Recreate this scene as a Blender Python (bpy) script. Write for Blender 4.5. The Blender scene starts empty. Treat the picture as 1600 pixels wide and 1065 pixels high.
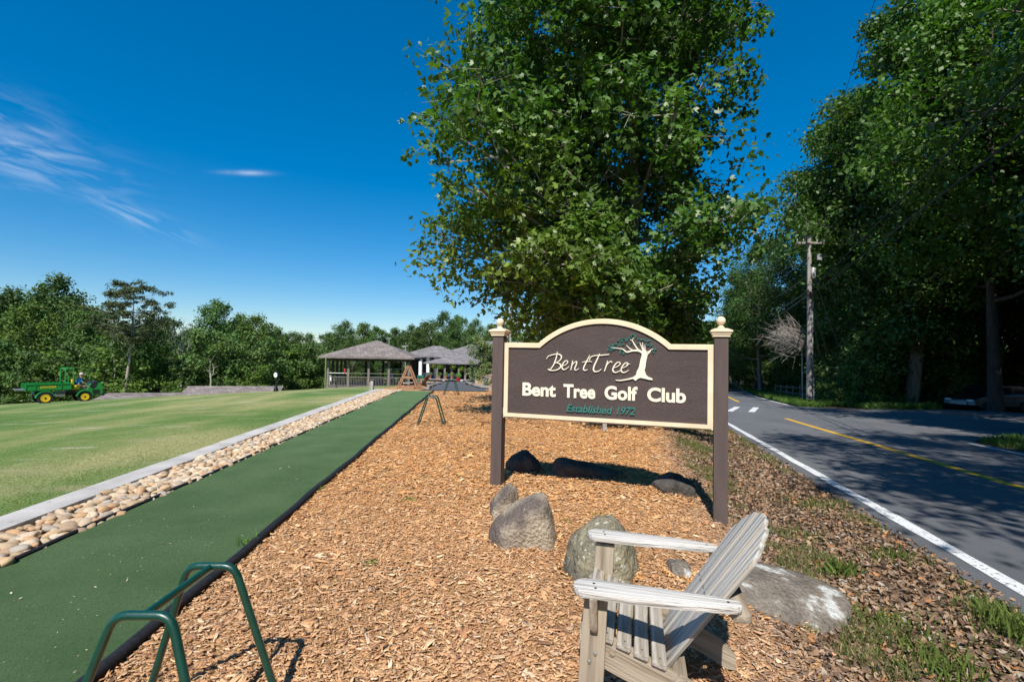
import bpy, bmesh, math, random
import numpy as np
from mathutils import Vector, Matrix, noise as mnoise
from mathutils.geometry import tessellate_polygon

C = bpy.context.scene.collection
SC = bpy.context.scene
RNG = np.random.default_rng(7)
random.seed(7)
PI = math.pi

# ------------------------------------------------------------------ camera
CAMZ = 1.62
FPX = 755.6
TH = math.atan(23.5 / FPX)
RO = math.atan(0.0187)
fwd = Vector((0, math.cos(TH), math.sin(TH)))
up0 = Vector((0, -math.sin(TH), math.cos(TH)))
rt0 = Vector((1, 0, 0))
rt = rt0 * math.cos(RO) + up0 * math.sin(RO)
up = up0 * math.cos(RO) - rt0 * math.sin(RO)
cam_d = bpy.data.cameras.new('camera')
cam = bpy.data.objects.new('camera', cam_d)
C.objects.link(cam)
cam_d.lens = 17.0
cam_d.sensor_width = 36.0
cam_d.clip_end = 6000
cam_d.clip_start = 0.05
mw = Matrix((rt, up, -fwd)).transposed().to_4x4()
mw.translation = Vector((0, 0, CAMZ))
cam.matrix_world = mw
SC.camera = cam

# ------------------------------------------------------------------ sun and sky
LD = Vector((0.20, 0.97, -1.17)).normalized()          # direction the sunlight travels
sun_d = bpy.data.lights.new('sun', 'SUN')
sun_d.energy = 5.0
sun_d.angle = math.radians(0.53)
sun_d.color = (1.0, 0.95, 0.87)
sun = bpy.data.objects.new('sun', sun_d)
C.objects.link(sun)
sun.rotation_euler = LD.to_track_quat('-Z', 'Y').to_euler()
sun.location = (0, 0, 60)

W = bpy.data.worlds.new('World')
SC.world = W
W.use_nodes = True
wn, wl = W.node_tree.nodes, W.node_tree.links
wn.clear()
wo = wn.new('ShaderNodeOutputWorld')
bg = wn.new('ShaderNodeBackground')
sky = wn.new('ShaderNodeTexSky')
sky.sky_type = 'NISHITA'
sky.sun_disc = False
sky.sun_elevation = math.asin(-LD.z)
sky.sun_rotation = math.atan2(-LD.x, -LD.y)
sky.altitude = 500
sky.air_density = 1.0
sky.dust_density = 0.35
sky.ozone_density = 5.0
bg.inputs['Strength'].default_value = 0.146
# a mild saturation lift of the whole sky, then thin cirrus on top
hs = wn.new('ShaderNodeHueSaturation')
hs.inputs['Saturation'].default_value = 1.62
hs.inputs['Value'].default_value = 1.0
gm_ = wn.new('ShaderNodeGamma'); gm_.inputs['Gamma'].default_value = 0.78
wl.new(sky.outputs['Color'], gm_.inputs['Color']); wl.new(gm_.outputs['Color'], hs.inputs['Color'])

def wmath(op, a, b=None, c=None):
    n = wn.new('ShaderNodeMath'); n.operation = op
    for i, v in enumerate((a, b, c)):
        if v is None: continue
        if isinstance(v, (int, float)): n.inputs[i].default_value = v
        else: wl.new(v, n.inputs[i])
    return n.outputs[0]
tc = wn.new('ShaderNodeTexCoord')
sx = wn.new('ShaderNodeSeparateXYZ')
wl.new(tc.outputs['Generated'], sx.inputs[0])
yy = wmath('MAXIMUM', sx.outputs['Y'], 0.05)
ca = wmath('DIVIDE', sx.outputs['X'], yy)
cb = wmath('DIVIDE', sx.outputs['Z'], yy)
def pix_ab(px, py):
    d = fwd + rt * ((px - 800) / FPX) - up * ((py - 532.5) / FPX)
    return d.x / d.y, d.z / d.y
def streak(p0, p1, w, stretch, amount, seed, lo=0.42):
    a0, b0 = pix_ab(*p0); a1, b1 = pix_ab(*p1)
    L = math.hypot(a1 - a0, b1 - b0); ux, uy = (a1 - a0) / L, (b1 - b0) / L
    da = wmath('SUBTRACT', ca, (a0 + a1) / 2); db = wmath('SUBTRACT', cb, (b0 + b1) / 2)
    s = wmath('ADD', wmath('MULTIPLY', da, ux), wmath('MULTIPLY', db, uy))
    t = wmath('SUBTRACT', wmath('MULTIPLY', db, ux), wmath('MULTIPLY', da, uy))
    cmb = wn.new('ShaderNodeCombineXYZ')
    wl.new(wmath('MULTIPLY', s, 5.0), cmb.inputs[0]); wl.new(wmath('MULTIPLY', t, 5.0 * stretch), cmb.inputs[1]); cmb.inputs[2].default_value = seed
    nz = wn.new('ShaderNodeTexNoise'); nz.inputs['Scale'].default_value = 1.6; nz.inputs['Detail'].default_value = 9; nz.inputs['Distortion'].default_value = 0.6
    wl.new(cmb.outputs[0], nz.inputs['Vector'])
    ss = wmath('DIVIDE', s, L * 0.5); tt = wmath('DIVIDE', t, w)
    e = wmath('ADD', wmath('MULTIPLY', ss, ss), wmath('MULTIPLY', tt, tt))
    g = wmath('EXPONENT', wmath('MULTIPLY', e, -1.3))
    n2 = wmath('MAXIMUM', wmath('SUBTRACT', nz.outputs['Fac'], lo), 0.0)
    v = wmath('MULTIPLY', wmath('MULTIPLY', n2, g), amount)
    return wmath('MULTIPLY', v, wmath('GREATER_THAN', sx.outputs['Y'], 0.06))
cl = streak((-130, 205), (190, 285), 0.055, 6, 2.3, 1.0)
cl = wmath('ADD', cl, streak((130, 300), (300, 375), 0.022, 7, 2.6, 4.0))
cl = wmath('ADD', cl, streak((-80, 150), (120, 240), 0.06, 6, 1.1, 9.0))
cl = wmath('ADD', cl, streak((345, 269), (418, 271), 0.0055, 1.0, 2.2, 6.0, 0.20))
cl = wmath('MINIMUM', wmath('MULTIPLY', cl, 0.62), 0.45)
mx = wn.new('ShaderNodeMix'); mx.data_type = 'RGBA'
wl.new(cl, mx.inputs['Factor'])
wl.new(hs.outputs['Color'], mx.inputs['A'])
mx.inputs['B'].default_value = (4.0, 4.6, 5.6, 1)
wl.new(mx.outputs['Result'], bg.inputs['Color'])
wl.new(bg.outputs[0], wo.inputs['Surface'])

SC.view_settings.view_transform = 'Standard'
SC.view_settings.look = 'None'
SC.view_settings.gamma = 1
SC.view_settings.use_curve_mapping = False
SC.view_settings.exposure = 0.38
SC.cycles.max_bounces = 7
SC.cycles.diffuse_bounces = 3
SC.cycles.glossy_bounces = 2
SC.cycles.transmission_bounces = 4
SC.cycles.transparent_max_bounces = 6
SC.cycles.use_denoising = True
SC.cycles.caustics_reflective = False
SC.cycles.caustics_refractive = False

# ------------------------------------------------------------------ ray helpers
def ray(px, py):
    return fwd + rt * ((px - 800) / FPX) - up * ((py - 532.5) / FPX)
def atY(px, py, Y):
    d = ray(px, py)
    return Vector((0, 0, CAMZ)) + d * (Y / d.y)

# ------------------------------------------------------------------ terrain
def smooth_interp(y, ys, vs, k=2.0):
    y = np.asarray(y, float)
    out = 0
    offs = (-k, -k / 2, 0, k / 2, k)
    for o in offs: out = out + np.interp(y + o, ys, vs)
    return out / len(offs)
def base_z(y):
    return smooth_interp(y, [-60, 21.5, 25, 31, 40, 47, 55, 70, 120, 300], [0, 0, -.18, -.45, -.83, -1.26, -1.7, -2.0, -2.5, -3.5], 1.6)
def road_z(y):
    return smooth_interp(y, [-60, -8, 0, 90, 130, 400], [.12, .12, .05, -3.64, -4.2, -6], 2.0)
def curb_x(y): return -4.35 - .081 * np.minimum(np.asarray(y, float), 24)
def stone_l(y): return -4.01 - .083 * np.asarray(y, float)
def turf_l(y): return -3.455 - .068 * np.asarray(y, float)
def turf_r(y): 
    y = np.asarray(y, float)
    return -1.865 - .0755 * y
def mulch_r(y): return smooth_interp(y, [-30, 1.0, 3.0, 5.3, 8.2, 11, 16, 22, 30, 40], [-2.0, 1.3, 1.9, 2.5, 3.0, 3.8, 5.0, 7.0, 9.0, 11.0], .8)
def road_c(y): return smooth_interp(y, [-60, -10, 0, 7.44, 20.6, 35, 48.6, 65, 80, 100, 130, 200], [-11.1, 3.02, 5.85, 7.94, 11.66, 16.5, 21.6, 28.6, 35.3, 44, 57, 90], 3.0)
def road_l(y): return road_c(y) - 3.27
def road_r(y): return road_c(y) + 3.0
def sstep(t):
    t = np.clip(t, 0, 1); return t * t * (3 - 2 * t)
def H(x, y):
    x = np.asarray(x, float); y = np.asarray(y, float)
    b = base_z(y)
    d = curb_x(y) - .3 - x
    z = b - .068 * np.where(d > 0, d * d / (np.abs(d) + 1.5), 0)
    d2 = np.clip(-x - 60, 0, 60)
    z = z + .03 * d2
    m = mulch_r(y) - 1.0; r = road_l(y)
    t = (x - m) / np.maximum(r - m, .5)
    s = sstep(t)
    zz = z * (1 - s) + road_z(y) * s
    swale = -.13 * np.sin(np.clip(t, 0, 1) * PI) ** 2 * np.clip((y - -5) / 5, 0, 1)
    # small unevenness away from the road
    und = .02 * np.sin(x * 1.7 + y * .6) * np.sin(y * 1.1 - x * .4)
    k = np.clip(-(x - m) / 1.0, 0, 1) * np.clip((x - turf_r(y) - .25) / .6, 0, 1) * np.clip((21 - y) / 2, 0, 1)
    rr = np.clip((x - road_r(y) - 1) / 6, 0, 1)
    return zz + swale + und * (k + .0) + .25 * rr * np.sin(x * .21) * np.sin(y * .17 + 1) + np.clip(x - road_r(y) - 14, 0, 80) * .02
def Hz(x, y): return float(H(x, y))
def ground(px, py, off=0.0, ymax=400):
    d = ray(px, py)
    o = Vector((0, 0, CAMZ))
    t = 0.5; prev = t
    while t < ymax:
        p = o + d * t
        if p.z < Hz(p.x, p.y) + off:
            a, b = prev, t
            for _ in range(24):
                m = (a + b) / 2; p = o + d * m
                if p.z < Hz(p.x, p.y) + off: b = m
                else: a = m
            return o + d * b
        prev = t; t *= 1.03
    return o + d * t

# ------------------------------------------------------------------ object helpers
def tag(o, label=None, cat=None, group=None, kind=None):
    if label: o['label'] = label
    if cat: o['category'] = cat
    if group: o['group'] = group
    if kind: o['kind'] = kind
    return o
def thing(name, label, cat, loc=(0, 0, 0), rotz=0, group=None):
    o = bpy.data.objects.new(name, None); C.objects.link(o)
    o.empty_display_size = .2
    o.location = loc; o.rotation_euler = (0, 0, rotz)
    return tag(o, label, cat, group)
def link(name, me, m=None, parent=None, loc=(0, 0, 0), rot=(0, 0, 0), scale=(1, 1, 1)):
    o = bpy.data.objects.new(name, me); C.objects.link(o)
    if m is not None and (len(me.materials) == 0): me.materials.append(m)
    o.parent = parent; o.location = loc; o.rotation_euler = rot; o.scale = scale
    return o
def copy_tree(o, parent=None):
    c = o.copy(); C.objects.link(c); c.parent = parent
    for ch in [k for k in o.children]: copy_tree(ch, c)
    return c

class MB:
    def __init__(s): s.v = []; s.f = []
    def add(s, vs, fs):
        n = len(s.v); s.v += [tuple(v) for v in vs]; s.f += [tuple(i + n for i in f) for f in fs]; return s
    def box(s, c, size, rot=None):
        hx, hy, hz = size[0] / 2, size[1] / 2, size[2] / 2
        vs = [Vector((x * hx, y * hy, z * hz)) for x in (-1, 1) for y in (-1, 1) for z in (-1, 1)]
        if rot is not None: vs = [rot @ v for v in vs]
        vs = [v + Vector(c) for v in vs]
        return s.add(vs, [(0, 1, 3, 2), (4, 6, 7, 5), (0, 4, 5, 1), (2, 3, 7, 6), (0, 2, 6, 4), (1, 5, 7, 3)])
    def bar(s, a, b, w, h):
        a, b = Vector(a), Vector(b); d = (b - a)
        q = d.to_track_quat('X', 'Z').to_matrix()
        return s.box((a + b) / 2, (d.length, w, h), q)
    def tube(s, pts, r, n=8, cap=True):
        pts = [Vector(p) for p in pts]
        rs = r if isinstance(r, (list, tuple)) else [r] * len(pts)
        vs, fs = [], []
        prev = None
        for i, p in enumerate(pts):
            if i == 0: t = pts[1] - p
            elif i == len(pts) - 1: t = p - pts[i - 1]
            else: t = (pts[i + 1] - p).normalized() + (p - pts[i - 1]).normalized()
            t.normalize()
            if prev is None:
                a = t.orthogonal().normalized()
            else:
                a = (prev - t * prev.dot(t))
                a = a.normalized() if a.length > 1e-6 else t.orthogonal().normalized()
            prev = a; b = t.cross(a)
            for k in range(n):
                an = 2 * PI * k / n
                vs.append(p + (a * math.cos(an) + b * math.sin(an)) * rs[i])
        for i in range(len(pts) - 1):
            for k in range(n):
                k2 = (k + 1) % n
                fs.append((i * n + k, i * n + k2, (i + 1) * n + k2, (i + 1) * n + k))
        if cap:
            fs.append(tuple(range(n - 1, -1, -1))); m = (len(pts) - 1) * n
            fs.append(tuple(range(m, m + n)))
        return s.add(vs, fs)
    def lathe(s, prof, n=16, c=(0, 0, 0), square=False):
        vs, fs = [], []
        for (r, z) in prof:
            for k in range(n):
                an = 2 * PI * (k + (.5 if square else 0)) / n
                vs.append((c[0] + r * math.cos(an), c[1] + r * math.sin(an), c[2] + z))
        for i in range(len(prof) - 1):
            for k in range(n):
                k2 = (k + 1) % n
                fs.append((i * n + k, i * n + k2, (i + 1) * n + k2, (i + 1) * n + k))
        fs.append(tuple(range(n - 1, -1, -1))); m = (len(prof) - 1) * n
        fs.append(tuple(range(m, m + n)))
        return s.add(vs, fs)
    def prism(s, poly, z0, z1, M=None):
        n = len(poly)
        vs = [Vector((p[0], p[1], z0)) for p in poly] + [Vector((p[0], p[1], z1)) for p in poly]
        tris = tessellate_polygon([[Vector((p[0], p[1], 0)) for p in poly]])
        if M is not None: vs = [M @ v for v in vs]
        fs = [tuple(reversed(t)) for t in tris] + [tuple(i + n for i in t) for t in tris]
        for i in range(n):
            j = (i + 1) % n
            fs.append((i, j, j + n, i + n))
        return s.add(vs, fs)
    def mesh(s, name, smooth=False, bevel=0, seg=2, fixn=True):
        me = bpy.data.meshes.new(name)
        me.from_pydata(s.v, [], s.f)
        if bevel or fixn:
            bm = bmesh.new(); bm.from_mesh(me)
            if fixn: bmesh.ops.recalc_face_normals(bm, faces=bm.faces)
            if bevel:
                es = [e for e in bm.edges if len(e.link_faces) == 2 and e.calc_face_angle(0) > .5]
                bmesh.ops.bevel(bm, geom=es, offset=bevel, segments=seg, affect='EDGES', profile=.5, clamp_overlap=True)
            bm.to_mesh(me); bm.free()
        if smooth:
            me.polygons.foreach_set('use_smooth', [True] * len(me.polygons))
            if smooth == 'auto':
                try: me.set_sharp_from_angle(angle=math.radians(38))
                except Exception: pass
        return me
    def build(s, name, m, parent=None, smooth=False, bevel=0, seg=2, **k):
        return link(name, s.mesh(name, smooth, bevel, seg), m, parent, **k)

def np_mesh(name, V, F, col=None, smooth=False):
    """V (n,3), F (m,k) uniform polygons, col (n,3) point colours"""
    me = bpy.data.meshes.new(name)
    n, (m, k) = len(V), F.shape
    me.vertices.add(n); me.vertices.foreach_set('co', np.ascontiguousarray(V, np.float32).ravel())
    me.loops.add(m * k); me.loops.foreach_set('vertex_index', np.ascontiguousarray(F, np.int32).ravel())
    me.polygons.add(m)
    me.polygons.foreach_set('loop_start', np.arange(0, m * k, k, dtype=np.int32))
    if smooth: me.polygons.foreach_set('use_smooth', np.ones(m, bool))
    me.update(calc_edges=True)
    if col is not None:
        a = me.color_attributes.new('tint', 'FLOAT_COLOR', 'POINT')
        cc = np.ones((n, 4), np.float32); cc[:, :3] = col
        a.data.foreach_set('color', cc.ravel())
    return me

# ------------------------------------------------------------------ materials
def mat(name, c1, c2=None, rough=.75, scale=4, bump=.25, bscale=40, spec=.3, metal=0, stretch=(1, 1, 1), attr=False, detail=6,
        c3=None, s3=30, f3=.5, coat=0, contrast=(.35, .65), fine=0, bdist=.02):
    m = bpy.data.materials.new(name); m.use_nodes = True
    nt = m.node_tree; N, L = nt.nodes, nt.links
    b = N['Principled BSDF']
    b.inputs['Roughness'].default_value = rough
    b.inputs['Metallic'].default_value = metal
    b.inputs['Specular IOR Level'].default_value = spec
    if coat: b.inputs['Coat Weight'].default_value = coat
    t = N.new('ShaderNodeTexCoord'); mp = N.new('ShaderNodeMapping')
    mp.inputs['Scale'].default_value = stretch
    L.new(t.outputs['Object'], mp.inputs[0])
    c2 = c2 or tuple(x * .8 for x in c1)
    nz = N.new('ShaderNodeTexNoise'); nz.inputs['Scale'].default_value = scale; nz.inputs['Detail'].default_value = detail
    L.new(mp.outputs[0], nz.inputs['Vector'])
    cr = N.new('ShaderNodeValToRGB')
    cr.color_ramp.elements[0].position = contrast[0]; cr.color_ramp.elements[1].position = contrast[1]
    cr.color_ramp.elements[0].color = (*c2, 1); cr.color_ramp.elements[1].color = (*c1, 1)
    L.new(nz.outputs['Fac'], cr.inputs[0])
    out = cr.outputs[0]
    if c3 is not None:
        n3 = N.new('ShaderNodeTexNoise'); n3.inputs['Scale'].default_value = s3; n3.inputs['Detail'].default_value = 4
        L.new(mp.outputs[0], n3.inputs['Vector'])
        r3 = N.new('ShaderNodeMapRange'); r3.inputs['From Min'].default_value = f3; r3.inputs['From Max'].default_value = f3 + .08
        L.new(n3.outputs['Fac'], r3.inputs['Value'])
        mm = N.new('ShaderNodeMix'); mm.data_type = 'RGBA'
        L.new(r3.outputs[0], mm.inputs['Factor']); L.new(out, mm.inputs['A']); mm.inputs['B'].default_value = (*c3, 1)
        out = mm.outputs['Result']
    if fine:
        nf = N.new('ShaderNodeTexNoise'); nf.inputs['Scale'].default_value = fine; nf.inputs['Detail'].default_value = 8; nf.inputs['Roughness'].default_value = .7
        L.new(mp.outputs[0], nf.inputs['Vector'])
        rf = N.new('ShaderNodeValToRGB'); rf.color_ramp.elements[0].position = .34; rf.color_ramp.elements[1].position = .62
        rf.color_ramp.elements[0].color = (.58, .56, .54, 1); rf.color_ramp.elements[1].color = (1.12, 1.12, 1.12, 1)
        L.new(nf.outputs['Fac'], rf.inputs[0])
        mf = N.new('ShaderNodeMix'); mf.data_type = 'RGBA'; mf.blend_type = 'MULTIPLY'; mf.inputs['Factor'].default_value = 1
        L.new(out, mf.inputs['A']); L.new(rf.outputs[0], mf.inputs['B']); out = mf.outputs['Result']
    if attr:
        at = N.new('ShaderNodeAttribute'); at.attribute_name = 'tint'
        mm = N.new('ShaderNodeMix'); mm.data_type = 'RGBA'; mm.blend_type = 'MULTIPLY'; mm.inputs['Factor'].default_value = 1
        L.new(out, mm.inputs['A']); L.new(at.outputs['Color'], mm.inputs['B']); out = mm.outputs['Result']
    L.new(out, b.inputs['Base Color'])
    if bump:
        nb = N.new('ShaderNodeTexNoise'); nb.inputs['Scale'].default_value = bscale; nb.inputs['Detail'].default_value = 8
        L.new(mp.outputs[0], nb.inputs['Vector'])
        bp = N.new('ShaderNodeBump'); bp.inputs['Strength'].default_value = bump; bp.inputs['Distance'].default_value = bdist
        L.new(nb.outputs['Fac'], bp.inputs['Height']); L.new(bp.outputs[0], b.inputs['Normal'])
    m['out'] = 0
    return m

def leaf_mat(name, c, rough=.42, transl=.3, spec=.45, rnd=.25):
    m = bpy.data.materials.new(name); m.use_nodes = True
    nt = m.node_tree; N, L = nt.nodes, nt.links
    b = N['Principled BSDF']; out = N['Material Output']
    at = N.new('ShaderNodeAttribute'); at.attribute_name = 'tint'
    mm = N.new('ShaderNodeMix'); mm.data_type = 'RGBA'; mm.blend_type = 'MULTIPLY'; mm.inputs['Factor'].default_value = 1
    oi = N.new('ShaderNodeObjectInfo')
    mr = N.new('ShaderNodeMapRange'); mr.inputs['To Min'].default_value = 1 - rnd; mr.inputs['To Max'].default_value = 1 + rnd
    L.new(oi.outputs['Random'], mr.inputs['Value'])
    vm = N.new('ShaderNodeVectorMath'); vm.operation = 'SCALE'; vm.inputs[0].default_value = c
    L.new(mr.outputs[0], vm.inputs['Scale'])
    L.new(vm.outputs[0], mm.inputs['A']); L.new(at.outputs['Color'], mm.inputs['B'])
    L.new(mm.outputs['Result'], b.inputs['Base Color'])
    b.inputs['Roughness'].default_value = rough; b.inputs['Specular IOR Level'].default_value = spec
    tr = N.new('ShaderNodeBsdfTranslucent')
    hv = N.new('ShaderNodeMix'); hv.data_type = 'RGBA'; hv.blend_type = 'MULTIPLY'; hv.inputs['Factor'].default_value = 1
    L.new(mm.outputs['Result'], hv.inputs['A']); hv.inputs['B'].default_value = (1.15, 1.5, .55, 1)
    L.new(hv.outputs['Result'], tr.inputs['Color'])
    ms = N.new('ShaderNodeMixShader'); ms.inputs[0].default_value = transl
    L.new(b.outputs[0], ms.inputs[1]); L.new(tr.outputs[0], ms.inputs[2]); L.new(ms.outputs[0], out.inputs['Surface'])
    return m

M = {}
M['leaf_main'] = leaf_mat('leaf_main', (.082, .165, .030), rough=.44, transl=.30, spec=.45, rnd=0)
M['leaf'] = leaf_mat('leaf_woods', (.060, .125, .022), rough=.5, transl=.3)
M['leaf_far'] = leaf_mat('leaf_far', (.080, .140, .036), rough=.6, transl=.2, spec=.25)
M['leaf_pale'] = leaf_mat('leaf_pale', (.20, .27, .10), rough=.6, transl=.25)
M['needles'] = leaf_mat('needles', (.060, .085, .030), rough=.6, transl=.1)
M['grass_blade'] = leaf_mat('grass_blade', (.15, .185, .065), rough=.6, transl=.3, spec=.2, rnd=0)
M['litter'] = leaf_mat('litter', (.30, .19, .11), rough=.8, transl=.05, spec=.2, rnd=0)
M['chip'] = leaf_mat('chip', (1, 1, 1), rough=.85, transl=0, spec=.15, rnd=0)
M['bark'] = mat('bark', (.22, .19, .15), (.10, .085, .07), rough=.9, scale=6, bump=.9, bscale=14, stretch=(1, 1, .25))
M['bark_pale'] = mat('bark_pale', (.36, .32, .27), (.22, .19, .16), rough=.9, scale=6, bump=.6, bscale=14, stretch=(1, 1, .25))
M['deadwood'] = mat('deadwood', (.42, .38, .34), (.28, .25, .22), rough=.9, bump=.2)
M['pole_wood'] = mat('pole_wood', (.40, .36, .33), (.26, .23, .21), rough=.9, scale=8, bump=.5, bscale=30, stretch=(1, 1, .08), fine=9)
M['weathered'] = mat('weathered', (.47, .43, .37), (.24, .21, .17), rough=.85, scale=10, bump=.55, bscale=26, stretch=(.18, 3.2, 3.2), c3=(.42, .30, .18), s3=5, f3=.60, contrast=(.38, .62))
M['weathered_pale'] = mat('weathered_pale', (.60, .575, .54), (.33, .30, .26), rough=.85, scale=9, bump=.7, bscale=26, stretch=(.10, 4.5, 4.5), contrast=(.33, .56))
M['weathered_back'] = mat('weathered_back', (.52, .50, .46), (.24, .22, .19), rough=.85, scale=9, bump=.7, bscale=26, stretch=(.08, 4.5, 4.5), contrast=(.36, .60), c3=(.36, .25, .15), s3=4, f3=.62)
M['treated_wood'] = mat('treated_wood', (.36, .30, .225), (.19, .15, .105), rough=.85, scale=8, bump=.45, bscale=24, stretch=(.18, 3.2, 3.2), contrast=(.36, .62))
M['brown_wood'] = mat('brown_wood', (.36, .21, .12), (.22, .12, .07), rough=.85, scale=8, bump=.3, bscale=24)
M['sign_brown'] = mat('sign_brown', (.118, .088, .082), (.100, .075, .070), rough=.75, scale=3, bump=.9, bscale=150, spec=.2, stretch=(.5, 1, 2.2), c3=(.145, .112, .105), s3=1.4, f3=.60)
M['post_brown'] = mat('post_brown', (.108, .078, .070), (.088, .064, .058), rough=.65, scale=5, bump=.3, bscale=18, stretch=(3, 3, .25), spec=.3)
M['cream'] = mat('cream', (.80, .64, .45), (.70, .55, .37), rough=.6, bump=.12, bscale=30, spec=.3)
M['cream_text'] = mat('cream_text', (.82, .74, .60), (.76, .68, .54), rough=.6, bump=.05)
M['teal'] = mat('teal', (.045, .165, .140), (.035, .14, .12), rough=.55, bump=.05)
M['green_steel'] = mat('green_steel', (.003, .052, .034), (.002, .038, .026), rough=.36, scale=14, bump=.06, bscale=90, spec=.6, coat=.3)
M['bolt'] = mat('bolt', (.55, .55, .54), (.35, .33, .31), rough=.4, metal=.8, bump=.1)
M['dark_bolt'] = mat('dark_bolt', (.05, .045, .04), rough=.6, bump=0)
M['rubber'] = mat('rubber', (.018, .018, .022), (.010, .010, .013), rough=.75, scale=30, bump=.3, bscale=60)
M['tyre'] = mat('tyre', (.03, .03, .032), (.018, .018, .018), rough=.8, bump=.2)
M['turf'] = mat('turf', (.145, .225, .100), (.102, .180, .072), rough=.95, scale=1.6, bump=.9, bscale=420, spec=.12, c3=(.05, .11, .045), s3=200, f3=.53)
M['concrete'] = mat('concrete', (.50, .475, .45), (.37, .35, .33), rough=.85, scale=2.5, bump=.3, bscale=70, c3=(.30, .28, .26), s3=9, f3=.64)
M['rock'] = mat('rock', (.24, .21, .175), (.105, .09, .08), rough=.9, scale=4.5, bump=1.0, bscale=38, c3=(.42, .42, .39), s3=24, f3=.655, fine=52, bdist=.035)
M['rock_tan'] = mat('rock_tan', (.42, .35, .26), (.15, .12, .105), rough=.9, scale=2.6, bump=1.0, bscale=38, c3=(.46, .44, .40), s3=30, f3=.70, contrast=(.42, .56), fine=52, bdist=.035)
M['rock_lichen'] = mat('rock_lichen', (.26, .225, .185), (.15, .13, .11), rough=.9, scale=6, bump=1.0, bscale=30, c3=(.56, .57, .55), s3=5.5, f3=.575, fine=52, bdist=.035)
M['rock_green'] = mat('rock_green', (.30, .27, .18), (.12, .11, .085), rough=.9, scale=5, bump=1.0, bscale=24, c3=(.50, .50, .44), s3=26, f3=.61, fine=52, bdist=.035)
M['shaded_rock'] = mat('shaded_rock', (.10, .09, .08), (.05, .045, .04), rough=.9, scale=6, bump=.8, bscale=22, fine=52, bdist=.035)  # shadow of the sign put into a darker rock colour
M['asphalt_dark'] = mat('asphalt_dark', (.10, .105, .11), (.075, .08, .085), rough=.85, scale=.8, bump=.4, bscale=120)
M['shingle'] = mat('shingle', (.25, .215, .20), (.155, .135, .13), rough=.9, scale=3.0, bump=.4, bscale=9, stretch=(1.2, 1.2, 5), contrast=(.4, .6))
M['shingle_grey'] = mat('shingle_grey', (.20, .185, .185), (.14, .13, .13), rough=.9, scale=2.2, bump=.4, bscale=9, stretch=(1.2, 1.2, 5))
M['dark_paint_shade'] = mat('dark_paint_shade', (.045, .038, .036), rough=.7, bump=.05)  # dark paint, also shade coloured onto the pavilion timber
M['grey_brown'] = mat('grey_brown', (.20, .175, .16), (.15, .13, .12), rough=.8, bump=.1)
M['white_paint'] = mat('white_paint', (.78, .80, .80), (.68, .70, .70), rough=.6, bump=.05)
M['white_plastic'] = mat('white_plastic', (.78, .79, .78), rough=.4, bump=0)
M['glass_dark'] = mat('glass_dark', (.012, .015, .018), rough=.08, spec=.7, bump=0)
M['stone_wall'] = mat('stone_wall', (.48, .34, .24), (.22, .16, .12), rough=.9, scale=5, bump=.8, bscale=6, contrast=(.45, .55), c3=(.55, .50, .45), s3=4, f3=.56)
M['utv_green'] = mat('utv_green', (.012, .23, .045), (.010, .19, .038), rough=.35, spec=.5, bump=.02)
M['utv_yellow'] = mat('utv_yellow', (.80, .52, .02), rough=.4, bump=0)
M['black_plastic'] = mat('black_plastic', (.02, .02, .021), rough=.5, bump=.05)
M['grey_metal'] = mat('grey_metal', (.30, .31, .32), (.20, .21, .22), rough=.4, metal=.5, bump=.05)
M['blue_cloth'] = mat('blue_cloth', (.02, .24, .60), rough=.8, bump=.1)
M['khaki'] = mat('khaki', (.34, .22, .13), rough=.8, bump=.1)
M['skin'] = mat('skin', (.50, .28, .20), rough=.6, bump=0)
M['cap_white'] = mat('cap_white', (.62, .60, .62), (.4, .3, .3), scale=20, rough=.8, bump=0)
M['bin_green'] = mat('bin_green', (.006, .14, .10), rough=.5, bump=.05)
M['red'] = mat('red_glaze', (.45, .03, .04), rough=.4, bump=.02)
M['terracotta'] = mat('terracotta', (.45, .20, .10), rough=.8, bump=.05)
M['blue_chair'] = mat('blue_chair', (.05, .09, .20), rough=.5, bump=0)
M['tan_cloth'] = mat('tan_cloth', (.52, .40, .20), (.42, .30, .14), rough=.8, scale=6, bump=.1)
M['wire'] = mat('wire', (.03, .03, .03), rough=.7, bump=0)
M['wire_pale'] = mat('wire_pale', (.22, .22, .22), rough=.5, bump=0)
M['galv'] = mat('galv', (.42, .43, .44), rough=.5, metal=.3, bump=.02)
M['car_blue'] = mat('car_blue', (.05, .07, .11), rough=.25, spec=.6, bump=0, coat=.6)
M['car_dark'] = mat('car_dark', (.02, .022, .03), rough=.25, spec=.6, bump=0, coat=.6)
# ================================================================== SETTING
def sheet(name, fl, fr, y0, y1, ny, nx, off, m, label=None, col=None):
    ys = np.linspace(y0, y1, ny)
    if ny > 30 and y1 > 30:      # denser near the camera
        s = np.linspace(0, 1, ny); ys = y0 + (y1 - y0) * s ** 1.7
    L = fl(ys) * np.ones(ny); R = fr(ys) * np.ones(ny)
    t = np.linspace(0, 1, nx)
    X = L[:, None] * (1 - t) + R[:, None] * t
    Y = np.repeat(ys[:, None], nx, 1)
    Z = H(X, Y) + off
    V = np.stack([X, Y, Z], -1).reshape(-1, 3)
    i = np.arange(ny - 1)[:, None] * nx + np.arange(nx - 1)
    F = np.stack([i, i + 1, i + nx + 1, i + nx], -1).reshape(-1, 4)
    me = np_mesh(name, V, F, smooth=True)
    o = link(name, me, m); tag(o, label, kind='structure')
    return o

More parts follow.
